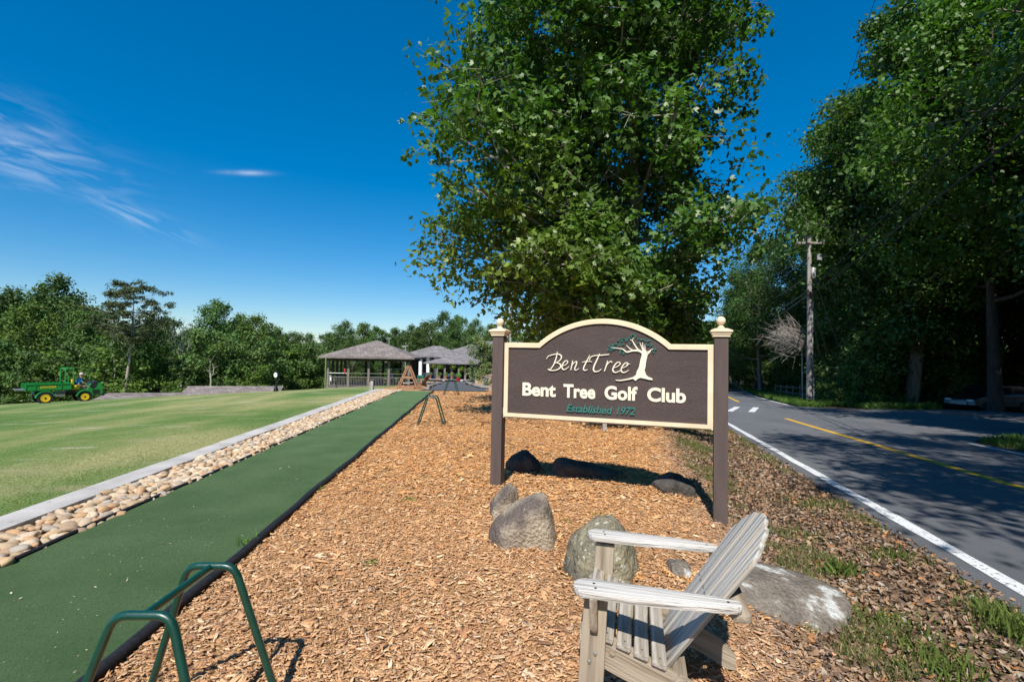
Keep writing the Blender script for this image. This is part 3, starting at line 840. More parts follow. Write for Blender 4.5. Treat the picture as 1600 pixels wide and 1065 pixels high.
def ring(o1, o2, y0, y1):
    m = MB(); n = len(o1)
    vs = [(p[0], y0, p[1]) for p in o1] + [(p[0], y0, p[1]) for p in o2] + [(p[0], y1, p[1]) for p in o1] + [(p[0], y1, p[1]) for p in o2]
    fs = []
    for i in range(n):
        j = (i + 1) % n
        fs += [(i, j, n + j, n + i), (2 * n + i, 2 * n + j, j, i), (n + i, n + j, 3 * n + j, 3 * n + i), (3 * n + i, 3 * n + j, 2 * n + j, 2 * n + i)]
    return m.add(vs, fs)
ring(outline(.006), outline(.050), -.016, .008).build('trim', M['cream'], s_root)
ring(outline(-.010), outline(.005), .006, .056).build('edge_band', M['cream'], s_root)
for u in (-.085, SW + .085):
    q = SP0 + d_u * u; zb = Hz(q.x, q.y) - .15
    p = MB().box((u, .03, (zb + 1.872) / 2), (.142, .142, 1.872 - zb)).build('post', M['post_brown'], s_root, bevel=.004)
    r2 = math.sqrt(2)
    MB().lathe([(.088 * r2, 1.873), (.088 * r2, 1.895), (.098 * r2, 1.90), (.098 * r2, 1.918), (.112 * r2, 1.925), (.112 * r2, 1.942), (.06 * r2, 1.965), (.055 * r2, 1.966)], 4, (u, .03, 0), True).build('post_cap', M['cream'], p)
    MB().lathe([(.038, 1.966), (.038, 1.978), (.024, 1.99), (.020, 2.0), (.026, 2.008), (.040, 2.02), (.048, 2.040), (.049, 2.052), (.044, 2.072), (.030, 2.09), (.01, 2.099)], 18, (u, .03, 0)).build('finial', M['cream'], p, smooth=True)
    MB().box((u + (.078 if u < 0 else -.078), .03, .93), (.02, .05, .08)).build('bracket', M['cream'], s_root)

# lettering -------------------------------------------------------
def Z5(x, y): return 840 + x / 6.4, 500 + y / 6.4
def ribbon(mb, pts, ws, y0=-.016, y1=.004, sub=5):
    P = []
    n = len(pts)
    for i in range(n - 1):
        p0 = pts[max(i - 1, 0)]; p1 = pts[i]; p2 = pts[i + 1]; p3 = pts[min(i + 2, n - 1)]
        for k in range(sub):
            t = k / sub; q = []
            for c in (0, 1):
                q.append(.5 * (2 * p1[c] + (p2[c] - p0[c]) * t + (2 * p0[c] - 5 * p1[c] + 4 * p2[c] - p3[c]) * t * t + (-p0[c] + 3 * p1[c] - 3 * p2[c] + p3[c]) * t ** 3))
            P.append((q[0], q[1], ws[i] * (1 - t) + ws[i + 1] * t))
    P.append((*pts[-1], ws[-1]))
    L, R = [], []
    for i, (x, z, w) in enumerate(P):
        a = P[max(i - 1, 0)]; b = P[min(i + 1, len(P) - 1)]
        dx, dz = b[0] - a[0], b[1] - a[1]; l = math.hypot(dx, dz) or 1
        L.append((x - dz / l * w / 2, z + dx / l * w / 2)); R.append((x + dz / l * w / 2, z - dx / l * w / 2))
    n = len(P); vs = [(p[0], y0, p[1]) for p in L] + [(p[0], y0, p[1]) for p in R] + [(p[0], y1, p[1]) for p in L] + [(p[0], y1, p[1]) for p in R]
    fs = []
    for i in range(n - 1):
        fs += [(i, i + 1, n + i + 1, n + i), (i, 2 * n + i, 2 * n + i + 1, i + 1), (n + i, n + i + 1, 3 * n + i + 1, 3 * n + i)]
    fs += [(0, n, 3 * n, 2 * n), (n - 1, 3 * n - 1, 4 * n - 1, 2 * n - 1)]
    mb.add(vs, fs)
PXM = 1 / (755.6 * 6.4 / 5.7)          # metres per zoomed pixel on the sign
def letter(strokes, m=M['cream_text'], name='letter'):
    mb = MB()
    for j, (pts, ws) in enumerate(strokes):
        q = [suv(*Z5(*p)) for p in pts]
        if isinstance(ws, (int, float)): ws = [ws * .55] + [ws] * (len(pts) - 2) + [ws * .55]
        ribbon(mb, q, [w * 1.0 * PXM for w in ws], -.012 - j * .0006)
    return mb.build(name, m, s_root)
letter([([(200, 316), (190, 370), (165, 440), (140, 478), (122, 492)], [6, 11, 11, 10, 7]),
        ([(92, 388), (108, 362), (150, 346), (200, 338), (232, 350), (240, 375), (220, 405), (172, 432)], [5, 8, 9, 10, 12, 12, 9, 6]),
        ([(185, 424), (222, 436), (234, 460), (212, 488), (165, 502), (125, 500), (104, 487)], [6, 10, 13, 11, 9, 11, 6])])
letter([([(245, 457), (280, 447), (303, 420), (290, 404), (265, 420), (247, 456), (250, 485), (275, 493), (318, 462)], [5, 7, 9, 9, 10, 12, 12, 9, 5])])
letter([([(352, 402), (348, 435), (333, 500)], [7, 12, 8]), ([(338, 462), (368, 425), (392, 414), (388, 445), (372, 485), (385, 500), (415, 482)], [5, 7, 12, 12, 11, 9, 5])])
letter([([(522, 350), (498, 400), (470, 455), (460, 488), (474, 502), (500, 494)], [6, 11, 12, 12, 10, 6]), ([(446, 422), (490, 412), (545, 416)], [6, 8, 6])])
letter([([(622, 335), (598, 390), (568, 455), (560, 493), (575, 514), (612, 508), (640, 488)], [7, 13, 14, 14, 12, 9, 5]), ([(522, 402), (530, 372), (570, 355), (640, 350), (716, 343)], [7, 9, 9, 10, 9])])
letter([([(702, 404), (690, 450), (668, 512)], [7, 12, 8]), ([(682, 468), (704, 434), (732, 412), (746, 424)], [5, 8, 10, 8])])
letter([([(752, 480), (800, 462), (828, 436), (814, 419), (785, 433), (758, 474), (755, 505), (776, 522), (818, 509), (842, 488)], [5, 7, 9, 9, 10, 12, 13, 10, 7, 4])])
letter([([(838, 482), (882, 464), (905, 442), (893, 424), (865, 438), (840, 480), (838, 508), (860, 523), (896, 511), (914, 497)], [5, 7, 9, 9, 10, 12, 13, 10, 7, 4]), ([(884, 446), (905, 440), (928, 437)], [6, 6, 5])])
# tree emblem
trunk_px = [(1036, 312), (1060, 316), (1086, 298), (1092, 335), (1100, 352), (1091, 390), (1083, 430), (1080, 468), (1070, 500), (1085, 545), (1110, 568), (1145, 580), (1152, 598), (1120, 596), (1080, 586), (1030, 576), (1002, 586), (982, 606), (966, 596), (958, 586), (900, 597), (830, 608), (785, 604), (778, 597), (830, 597), (900, 584), (960, 566), (985, 545), (993, 510), (1015, 470), (1022, 430), (1030, 390), (1043, 350)]
poly = [suv(*Z5(*p)) for p in trunk_px]
mb = MB(); mb.prism(poly, -.0142, .004, TOZ)
for j, (pts, ws) in enumerate([
    ([(1062, 330), (1012, 305), (950, 305), (892, 318), (860, 294), (830, 284), (770, 278), (735, 272)], [26, 20, 16, 13, 10, 8, 6, 4]),
    ([(962, 306), (920, 282), (888, 250)], [12, 9, 4]),
    ([(1046, 318), (1002, 290), (968, 240), (950, 210), (925, 192)], [20, 14, 11, 8, 4]), ([(948, 210), (955, 190), (968, 176)], [6, 5, 3]),
    ([(1064, 318), (1042, 270), (1022, 222)], [14, 9, 4]), ([(1070, 316), (1054, 265), (1050, 222)], [12, 8, 4]), ([(1074, 310), (1074, 270), (1074, 245)], [9, 7, 3]),
    ([(1090, 348), (1118, 322), (1132, 306)], [14, 10, 5]), ([(1088, 322), (1108, 316), (1140, 294), (1172, 285)], [13, 10, 7, 4])]):
    ribbon(mb, [suv(*Z5(*p)) for p in pts], [w * PXM for w in ws], -.0130 + j * .0005)
mb.build('tree_emblem', M['cream_text'], s_root)
mb = MB(); r = random.Random(3)
for (x, y) in [(700, 292), (715, 265), (732, 297), (745, 248), (768, 242), (760, 297), (790, 232), (815, 203), (820, 245), (850, 183), (856, 245), (825, 320), (860, 332), (820, 297), (885, 190), (912, 178), (938, 152), (962, 148), (978, 162), (930, 236), (1000, 225), (1010, 188), (1040, 200), (1070, 205), (1102, 204), (1095, 246), (1130, 255), (1137, 238), (1172, 285), (1160, 322), (1182, 297), (945, 178), (890, 213), (780, 270), (755, 262), (720, 280), (845, 205), (905, 200), (1120, 200), (1055, 190)]:
    for k in range(4):
        a = r.uniform(0, 6.28); L_ = r.uniform(13, 19); x0 = x + r.uniform(-4, 4); y0 = y + r.uniform(-4, 4)
        pts = [(x0, y0), (x0 + math.cos(a) * L_ / 2, y0 + math.sin(a) * L_ / 2), (x0 + math.cos(a) * L_, y0 + math.sin(a) * L_)]
        ribbon(mb, [suv(*Z5(*p)) for p in pts], [3 * PXM, 9 * PXM, 1.5 * PXM], -.009 - k * .0007 - r.uniform(0, .0005), sub=3)
lf = mb.build('emblem_leaves', M['teal'], s_root); lf['kind'] = 'stuff'

def text_letters(txt, pA, pB, hcap, m, offset, shear=0, depth=.012, zsink=0.0, lift=0.0):
    """write txt so that its ink runs from photo position pA to pB, capital height hcap"""
    cu = bpy.data.curves.new('letter', 'FONT'); cu.body = txt; cu.offset = offset; cu.shear = shear; cu.extrude = .5; cu.resolution_u = 5
    tmp = bpy.data.objects.new('tmp', cu); C.objects.link(tmp)
    bpy.context.view_layer.update()
    dg = bpy.context.evaluated_depsgraph_get()
    me = bpy.data.meshes.new_from_object(tmp.evaluated_get(dg))
    bpy.data.objects.remove(tmp); bpy.data.curves.remove(cu)
    V = np.array([v.co[:] for v in me.vertices]); P_ = [tuple(p.vertices) for p in me.polygons]
    par = list(range(len(V)))
    key = {}
    def find(a):
        while par[a] != a: par[a] = par[par[a]]; a = par[a]
        return a
    for i, v in enumerate(V):
        kk = tuple(np.round(v, 4))
        if kk in key: par[find(i)] = find(key[kk])
        else: key[kk] = i
    for p in P_:
        a = find(p[0])
        for q in p[1:]: par[find(q)] = a
    comps = {}
    for i in range(len(V)): comps.setdefault(find(i), []).append(i)
    boxes = sorted([(V[c][:, 0].min(), V[c][:, 0].max(), c) for c in comps.values()], key=lambda b: b[0])
    groups = []
    for b in boxes:
        if groups and b[0] < groups[-1][1] - .55 * min(b[1] - b[0], groups[-1][1] - groups[-1][0]): groups[-1][1] = max(groups[-1][1], b[1]); groups[-1][2] += b[2]
        else: groups.append([b[0], b[1], list(b[2])])
    x0, x1 = V[:, 0].min(), V[:, 0].max()
    capi = V[groups[0][2]]
    y0, y1 = capi[:, 1].min(), capi[:, 1].max()
    a = suv(*pA); b = suv(*pB)
    sx = (b[0] - a[0]) / (x1 - x0); sy = hcap / (y1 - y0)
    base = (a[1] + b[1]) / 2
    for g in groups:
        idx = set(g[2]); mp = {k: i for i, k in enumerate(g[2])}
        vs = [(a[0] + (V[k][0] - x0) * sx, .004 - (V[k][2] + .5) * depth, base + (V[k][1] - y0) * sy) for k in g[2]]
        fs = [tuple(mp[k] for k in p) for p in P_ if p[0] in idx]
        me2 = bpy.data.meshes.new('letter'); me2.from_pydata(vs, [], fs)
        link('letter', me2, m, s_root)
def Z3(x, y): return 740 + x / 2.957, 470 + y / 2.957
for w, xa, ya, xb, yb in (('Bent', 226, 437, 380, 443), ('Tree', 415, 446, 562, 452), ('Golf', 605, 455, 757, 462), ('Club', 802, 465, 981, 472)):
    text_letters(w, Z3(xa, ya), Z3(xb, yb), .163, M['cream_text'], .034, 0, .011)
text_letters('Established', Z3(428, 511), Z3(644, 521), .088, M['teal'], .024, .28, .016)
text_letters('1972', Z3(660, 522), Z3(748, 527), .088, M['teal'], .024, .28, .016)

# ================================================================== BOULDERS
def boulder(name, label, sil, Yc, depth, m, seed, rough=.02, p=12, cat='boulder', group=None, tops=1.0, sink=.12):
    """sil: outline in the photo at depth Yc; gets real thickness (depth)"""
    pts = [atY(x, y, Yc) for x, y in sil]
    cen = sum(pts, Vector()) / len(pts)
    hull = []
    rr = random.Random(seed)
    for q in pts:
        hull.append(q)
        for s, f in ((-1, .62), (1, .66)):
            v = cen + (q - cen) * (f * rr.uniform(.88, 1.1)); v.y += s * depth / 2 * rr.uniform(.85, 1.1)
            hull.append(v)
    zmin = min(Hz(q.x, q.y) for q in pts) - sink
    for q in list(hull):
        if q.z < cen.z: hull.append(Vector((q.x, q.y, zmin)))
    return hull_rock(name, label, hull, m, seed, rough, p, cat, group)
def onz(px, py, z):
    d = ray(px, py); return Vector((0, 0, CAMZ)) + d * ((z - CAMZ) / d.z)
def hull_rock(name, label, hull, m, seed, rough, p, cat, group):
    bm = bmesh.new()
    for q in hull: bm.verts.new(q)
    bmesh.ops.convex_hull(bm, input=bm.verts)
    for v in [v for v in bm.verts if not v.link_faces]: bm.verts.remove(v)
    vs = [v.co.copy() for v in bm.verts]
    c = sum(vs, Vector()) / len(vs)
    planes = {}
    for f in bm.faces:
        f.normal_update(); n = f.normal
        d = n.dot(f.verts[0].co - c)
        if d < 0: n = -n; d = -d
        if f.calc_area() < 1e-5: continue
        planes[tuple(round(t, 2) for t in n)] = (n.copy(), max(d, .01))
    bm.free()
    V, F = ico(5)
    N_ = np.array([p_[0][:] for p_ in planes.values()]); D = np.array([p_[1] for p_ in planes.values()])
    q = np.maximum(V @ N_.T / D, 0)
    rad = 1 / (np.sum(q ** p, 1) ** (1 / p))
    P = V * rad[:, None]
    so = Vector((seed * 3.1, seed * 1.7, 0))
    size = (max(v.z for v in vs) - min(v.z for v in vs))
    for i in range(len(P)):
        v = Vector(P[i])
        n1 = mnoise.fractal((v + so) * 4.0, 1.0, 2.0, 4) * rough * 1.2 + abs(mnoise.noise((v + so) * 9)) * -rough * .7
        P[i] *= 1 + n1 / max(v.length, .05)
    base = Vector((c.x, c.y, Hz(c.x, c.y)))
    P += np.array((c - base)[:])
    me = np_mesh(name, P, F, smooth=True)
    o = link(name, me, m, loc=base); tag(o, label, cat, group); return o
G = 'boulders set in the wood chips around the sign'
boulder('boulder', 'large angular tan and grey boulder with a pointed left end, left of the chair', [(758, 818), (775, 797), (800, 780), (828, 767), (858, 762), (862, 790), (868, 815), (880, 845), (858, 857), (815, 858), (785, 842)], 4.35, .50, M['rock_tan'], 3, .018, group=G)
boulder('boulder', 'small tan stone tucked behind the large angular boulder near the left sign post', [(762, 785), (780, 765), (796, 749), (812, 762), (812, 790), (790, 805), (765, 800)], 5.0, .35, M['rock_tan'], 5, .018, group=G)
boulder('boulder', 'rounded lichen speckled boulder right behind the wooden chair arm', [(872, 880), (880, 850), (905, 822), (945, 800), (965, 802), (985, 830), (1003, 862), (1000, 888), (960, 905), (905, 908)], 3.75, .55, M['rock_green'], 8, .03, group=G)
slab_top = [ground(x, y, z) for x, y, z in [(1105, 885, .13), (1150, 871, .13), (1200, 877, .14), (1262, 893, .14), (1318, 919, .12), (1336, 944, .09), (1332, 972, .035), (1290, 984, .03), (1235, 970, .035), (1160, 938, .05), (1118, 914, .07)]]
sc_ = sum(slab_top, Vector()) / len(slab_top)
slab_lo = [Vector((sc_.x + (q.x - sc_.x) * 1.01, sc_.y + (q.y - sc_.y) * 1.02, -.35)) for q in slab_top] + [Vector((sc_.x + (q.x - sc_.x) * 1.02, sc_.y + (q.y - sc_.y) * 1.03, q.z - .06)) for q in slab_top]
hull_rock('boulder', 'long flat grey rock slab with white lichen between chair and verge', slab_top + slab_lo, M['rock_lichen'], 11, .008, 30, 'boulder', G)
boulder('boulder', 'small rock with white lichen seen between the chair back and the far arm', [(1036, 890), (1042, 875), (1060, 872), (1080, 878), (1085, 900), (1050, 905)], 3.75, .25, M['rock_lichen'], 14, .015, group=G)
boulder('boulder', 'dark peaked rock in the sign shadow beside the left post', [(783, 735), (790, 715), (812, 700), (825, 698), (842, 712), (852, 732), (840, 742), (800, 740)], 7.05, .40, M['shaded_rock'], 17, .02, group=G)
boulder('boulder', 'long low shaded rock lying under the middle of the sign', [(853, 730), (860, 713), (872, 710), (900, 722), (940, 728), (985, 738), (990, 750), (965, 757), (900, 745), (862, 738)], 6.75, .40, M['shaded_rock'], 19, .02, group=G)
boulder('boulder', 'shaded humped rock under the right end of the sign', [(1012, 752), (1030, 740), (1042, 734), (1065, 740), (1090, 755), (1098, 775), (1070, 778), (1025, 765)], 6.15, .35, M['shaded_rock'], 23, .02, group=G)

# chips banked up round the feet of the boulders and posts
bx_, by_, bz_ = [], [], []
bpy.context.view_layer.update()
for o in [o for o in C.objects if o.name.startswith('boulder')] :
    ws = np.array([(o.matrix_world @ Vector(c))[:] for c in o.bound_box]); c0 = (ws.min(0) + ws.max(0)) / 2; hx, hy = (ws.max(0) - ws.min(0))[:2] / 2
    k = 520; a = RNG.uniform(0, 2 * PI, k); q = RNG.uniform(.78, 1.06, k)
    x = c0[0] + np.cos(a) * hx * q; y = c0[1] + np.sin(a) * hy * q
    ok = x < mulch_r(y) + .1
    bx_.append(x[ok]); by_.append(y[ok]); bz_.append((RNG.uniform(0, .045, k) * np.clip(1.25 - q, .1, .5) * 2)[ok])
x, y, z = map(np.concatenate, (bx_, by_, bz_)); n = len(x)
L1 = RNG.uniform(.018, .06, n); w1 = L1 * RNG.uniform(.15, .4, n)
pal = np.array([(.59, .29, .11), (.66, .37, .16), (.45, .22, .08), (.72, .46, .23), (.30, .16, .08)])
scatter('banked_chips', CV, CF, np.stack([x, y, H(x, y) + z], 1), np.stack([L1, w1, w1 * .5], 1), rot_mats(RNG.uniform(0, 6.28, n), RNG.normal(scale=.35, size=n), RNG.normal(scale=.4, size=n)), pal[RNG.integers(5, size=n)], M['chip'], 'wood chips banked up around the feet of the boulders', 'wood chips')

# ================================================================== WOODEN CHAIR
def board(name, parent, poly, th, m, mat4, bevel=.005):
    """poly: outline with the grain along x; thickness along local z"""
    mb = MB().prism(poly, -th / 2, th / 2)
    me = mb.mesh(name, bevel=bevel, smooth='auto')
    o = link(name, me, m, parent); o.matrix_local = mat4; return o
def frame(o, x, y):
    """matrix from origin, x dir, y dir"""
    x = Vector(x).normalized(); y = Vector(y); y = (y - x * y.dot(x)).normalized(); z = x.cross(y)
    mm = Matrix((x, y, z)).transposed().to_4x4(); mm.translation = Vector(o); return mm
def rounded(x0, x1, w0, w1, r0=1.0, r1=1.0, n=8):
    """plank outline from x0 to x1, half widths w0, w1, with rounded ends (r as share of the half width)"""
    pts = []
    for k in range(n + 1):
        a = -PI / 2 + PI * k / n; pts.append((x1 - w1 * r1 + math.cos(a) * w1 * r1, math.sin(a) * w1))
    for k in range(n + 1):
        a = PI / 2 + PI * k / n; pts.append((x0 + w0 * r0 + math.cos(a) * w0 * r0, math.sin(a) * w0))
    return pts
def make_chair(label, loc, rotz, woods=None):
    w_side, w_pale, w_slat = woods or (M['treated_wood'], M['weathered_pale'], M['weathered'])
    t = thing('adirondack_chair', label, 'chair', loc, rotz)
    HW = .285                # half width to the stringers
    for s in (-1, 1):
        # stringer: front at seat height, tail on the ground
        sy = s * HW
        poly = [(-.02, .03), (.0, .055), (.30, .048), (.50, .04), (.66, .03), (.76, -.02), (.785, -.085), (.74, -.10), (.60, -.085), (.40, -.085), (.10, -.085), (-.02, -.075)]
        st = board('seat_rail', t, poly, .034, w_side, frame((.05, sy, .30), (.93, 0, -.34), (.34, 0, .93)))
        MB().tube([(.10, -.02, s * -.018 if s > 0 else .018), (.10, -.02, .026 if s < 0 else -.026)], .011, 10)
        bo = MB().tube([(.09, .0, -.024), (.09, .0, .024)], .014, 12).build('bolt', w_side, st)
        # front leg
        leg = board('leg', t, [(0, -.058), (.532, -.052), (.536, .052), (.30, .056), (0, .058)], .036, w_side, frame((.035, s * (HW + .036), -.01), (.05, 0, 1), (-1, 0, .05)))
        for (bx, by) in ((.285, -.012), (.245, .012), (.12, .02)):
            MB().lathe([(.009, 0), (.009, .003), (.006, .007)], 10, (bx, by, .018 if s > 0 else .018)).build('bolt', M['bolt'], leg)
            MB().lathe([(.006, 0), (.009, .004), (.009, .007)], 10, (bx, by, -.025)).build('bolt', M['bolt'], leg)
        # arm bracket
        board('arm_bracket', t, [(0, .0), (.03, -.022), (.06, -.028), (.175, -.062), (.175, .02), (0, .02)], .034, w_side, frame((.055, s * (HW + .072), .372), (.0, 0, 1), (0, -s, 0)))
        # arm
        arm = []
        n = 12
        L_ = .705
        for k in range(n + 1):
            a = PI / 2 + PI * k / n
            arm.append((.055 + math.cos(a) * .055, math.sin(a) * .066))
        arm += [(.25, -.070), (.45, -.062), (.60, -.048), (L_ - .02, -.036), (L_, -.02), (L_, .02), (L_ - .02, .034), (.55, .046), (.3, .062)]
        if s > 0: arm = [(x, -y) for x, y in reversed(arm)]
        am = board('arm', t, arm, .030, w_pale, frame((-.040, s * (HW + .055), .558), (1, s * -.02, .0), (s * .02, 1, 0)), .008)
        for (bx, by) in ((.09, .02), (.10, -.025), (L_ - .05, .0)):
            MB().lathe([(.006, 0), (.006, .002)], 8, (bx, by, .0155)).build('screw', M['dark_bolt'], am)
    # apron and seat slats
    def seat_z(x): return .372 - .33 * x
    board('apron', t, [(-.30, -.045), (.30, -.045), (.30, .045), (-.30, .045)], .028, w_slat, frame((-.0, 0, .31), (0, 1, 0), (-.05, 0, 1)))
    for k in range(5):
        x = .030 + k * .077
        z = .366 - .325 * x + (.006 if k == 0 else 0)
        sl = board('seat_slat', t, [(-.318, -.033), (.318, -.033), (.32, .033), (-.32, .033)], .026, w_slat, frame((x, 0, z), (0, 1, 0), (-.95, 0, .31)), .007)
        for s in (-1, 1):
            MB().lathe([(.004, 0), (.004, .0015)], 6, (s * .285, .0, .0132)).build('screw', M['dark_bolt'], sl)
    # back: fan of seven slats leaning backwards
    bx0 = .365; lean = Vector((.515, 0, .76)).normalized()
    n_b = Vector((-lean.z, 0, lean.x))                   # faces the sitter
    tops = [.715, .79, .83, .835, .80, .725]
    ns = 6
    for k in range(ns):
        q = k - (ns - 1) / 2
        y0, y1 = q * .066, q * .081
        L_ = tops[k]
        o_ = Vector((bx0, y0, .165)); dirv = (lean * L_ + Vector((0, y1 - y0, 0))).normalized()
        o_ = o_ + n_b * (-.004 if k % 2 else 0)
        poly = [(0, -.029), (0, .029)]
        n = 8
        w1 = .0385
        for j in range(n + 1):
            a = PI / 2 - PI * j / n
            off = q * .010 * math.sin(a) if False else 0
            poly.append((L_ - .026 + .026 * math.cos(a) - q * q * 0 + off, w1 * math.sin(a)))
        # slope the tips so that the tops follow the fan's curve
        poly = [(x - (abs(q) * y * (1 if q > 0 else -1) * .55 if x > L_ - .06 else 0), y) for x, y in poly]
        bs = board('back_slat', t, poly[::-1], .022, M['weathered_back'] if w_pale is M['weathered_pale'] else w_pale, frame(o_, dirv, (0, 1, 0)), .004)
        for (bx, by) in ((.045, 0), (.36, .008), (.36, -.012)):
            MB().lathe([(.0042, 0), (.0042, .0015)], 6, (bx, by, .0112 )).build('screw', M['dark_bolt'], bs)
    # cross rails
    rr = Vector((bx0, 0, .165)) + lean * .47 - n_b * .035
    board('back_rail', t, rounded(-.35, .35, .040, .040, .6, .6), .034, w_side, frame((.668, 0, .520), (0, 1, 0), (1, 0, .0)))
    r2 = Vector((bx0, 0, .165)) + lean * .06 - n_b * .032
    board('lower_rail', t, [(-.315, -.035), (.315, -.035), (.315, .035), (-.315, .035)], .036, w_side, frame(r2, (0, 1, 0), lean))
    return t
cz = Hz(.65, 2.5)
chair = make_chair('weathered grey wooden slatted armchair facing left in the foreground', (.425, 2.555, cz + .02), math.radians(-14.5))

# ================================================================== TUBE STANDS
def fillet(pts, r, n=5):
    out = [Vector(pts[0])]
    for i in range(1, len(pts) - 1):
        p = Vector(pts[i]); a = (Vector(pts[i - 1]) - p).normalized(); b = (Vector(pts[i + 1]) - p).normalized()
        for k in range(n + 1):
            t_ = k / n
            out.append((p + a * r) * (1 - t_) ** 2 + p * 2 * t_ * (1 - t_) + (p + b * r) * t_ ** 2)
    out.append(Vector(pts[-1])); return out
def make_stand(label, loc, rotz, tb=.17, bb=.60, h=.63, dt=.42, db=.52):
    t = thing('bag_stand', label, 'rack', loc, rotz, 'green tube stands along the turf strip')
    for s in (-1, 1):
        P = [(-bb / 2, s * db / 2, 0), (-tb / 2 - .02, s * dt / 2, h), (tb / 2 + .02, s * dt / 2, h), (bb / 2, s * db / 2, 0)]
        MB().tube(fillet(P, .055), .0165, 12).build('frame', M['green_steel'], t, smooth='auto')
    MB().tube([(0, -dt / 2 + .008, h - .004), (0, dt / 2 - .008, h - .004)], .0155, 12).build('top_bar', M['green_steel'], t, smooth='auto')
    for s in (-1, 1):
        MB().tube([(s * bb * .485, -db / 2 * .98, .045), (s * bb * .485, db / 2 * .98, .045)], .0145, 10).build('side_bar', M['green_steel'], t, smooth='auto')
        for q in (-1, 1): MB().lathe([(.023, -.005), (.023, .014), (.019, .018)], 10, (s * bb / 2, q * db / 2, 0)).build('foot', M['grey_metal'], t)
    return t
make_stand('large dark green metal tube stand in the near left corner by the turf', (-1.350, 2.03, Hz(-1.4, 2.0) + .012), math.radians(1))
make_stand('dark green metal tube stand in the middle distance where the turf meets the chips', (-1.86, 11.45, Hz(-1.86, 11.4) + .01), math.radians(3))
make_stand('farthest dark green tube stand on the chips in front of the driveway', (-2.44, 19.8, Hz(-2.4, 19.8) + .01), 0)
# ================================================================== BUILDINGS AND FAR THINGS
def hip(x0, x1, y0, y1, ze, zr, th=.16, along='x'):
    mb = MB()
    if along == 'x':
        h = (y1 - y0) / 2; ym = (y0 + y1) / 2; a, b = (x0 + h * .9, ym), (x1 - h * .9, ym)
    else:
        h = (x1 - x0) / 2; xm = (x0 + x1) / 2; a, b = (xm, y0 + h * .9), (xm, y1 - h * .9)
    if (along == 'x' and a[0] >= b[0]) or (along == 'y' and a[1] >= b[1]):
        a = b = ((x0 + x1) / 2, (y0 + y1) / 2)
        a = (a[0] - .03, a[1]); b = (b[0] + .03, b[1])
    c = [(x0, y0, ze), (x1, y0, ze), (x1, y1, ze), (x0, y1, ze)]
    lo = [(x, y, z - th) for x, y, z in c]
    vs = c + lo + [(a[0], a[1], zr), (b[0], b[1], zr)]
    if along == 'x': fs = [(0, 1, 9, 8), (1, 2, 9), (2, 3, 8, 9), (3, 0, 8)]
    else: fs = [(0, 1, 8), (1, 2, 9, 8), (2, 3, 9), (3, 0, 8, 9)]
    fs += [(0, 4, 5, 1), (1, 5, 6, 2), (2, 6, 7, 3), (3, 7, 4, 0), (7, 6, 5, 4)]
    mb.add(vs, fs); return mb
def shingle_mat(name, c, rows=5.0):
    t = NT(name)
    br = t.N.new('ShaderNodeTexBrick'); br.inputs['Scale'].default_value = 1.0
    sp = t.N.new('ShaderNodeSeparateXYZ'); t.L.new(t.tc.outputs['Object'], sp.inputs[0])
    cb = t.N.new('ShaderNodeCombineXYZ')
    t.L.new(t.math('ADD', sp.outputs[0], sp.outputs[1]), cb.inputs[0]); t.L.new(t.math('MULTIPLY', sp.outputs[2], 2.4), cb.inputs[1])
    t.L.new(cb.outputs[0], br.inputs['Vector'])
    br.inputs['Brick Width'].default_value = .34; br.inputs['Row Height'].default_value = .2; br.inputs['Mortar Size'].default_value = .014
    br.inputs['Color1'].default_value = (*[x * .72 for x in c], 1); br.inputs['Color2'].default_value = (*[x * 1.15 for x in c], 1); br.inputs['Mortar'].default_value = (*[x * .45 for x in c], 1)
    n = t.ramp(t.noise(.9, 5), [(.3, (.8, .8, .8)), (.7, (1.15, 1.15, 1.15))])
    return t.finish(t.mix(1.0, br.outputs['Color'], n, 'MULTIPLY'), .9, br.outputs['Fac'], .5, .02, .15)
M['sh1'] = shingle_mat('brown_shingles', (.24, .205, .19))
M['sh2'] = shingle_mat('grey_shingles', (.23, .215, .215))

# ---- open pavilion
pv = thing('pavilion', 'open timber pavilion with grey hipped shingle roof and railing beyond the lawn', 'pavilion', (-14.25, 51.2, 0), math.radians(5))
FZ = -1.66
hip(-4.6, 4.45, -4.9, 4.9, 1.27, 3.0).build('roof', M['sh1'], pv)
MB().box((0, 0, (FZ - 2.7) / 2), (8.0, 8.2, FZ + 2.7)).build('deck', M['grey_brown'], pv, bevel=.01)
for i in range(5):
    x = -3.85 + i * 1.925
    MB().box((x, -4.0, (FZ + 1.05) / 2), (.2, .2, 1.05 - FZ)).build('post', M['grey_brown'], pv)
    MB().box((x, 4.0, (FZ + 1.05) / 2), (.2, .2, 1.05 - FZ)).build('post', M['dark_paint_shade'], pv)  # back posts darkened: shade under the roof put into their colour
for i in range(1, 5):
    for x in (-3.85, 3.85):
        MB().box((x, -4.0 + i * 1.6, (FZ + 1.05) / 2), (.2, .2, 1.05 - FZ)).build('post', M['dark_paint_shade'], pv)  # side posts coloured dark for the roof's shade as well
for z0, z1, y in ((.86, 1.06, -4.0), (.86, 1.06, 4.0)): MB().box((0, y - .13, (z0 + z1) / 2), (8.3, .07, z1 - z0)).build('beam', M['dark_paint_shade'], pv)
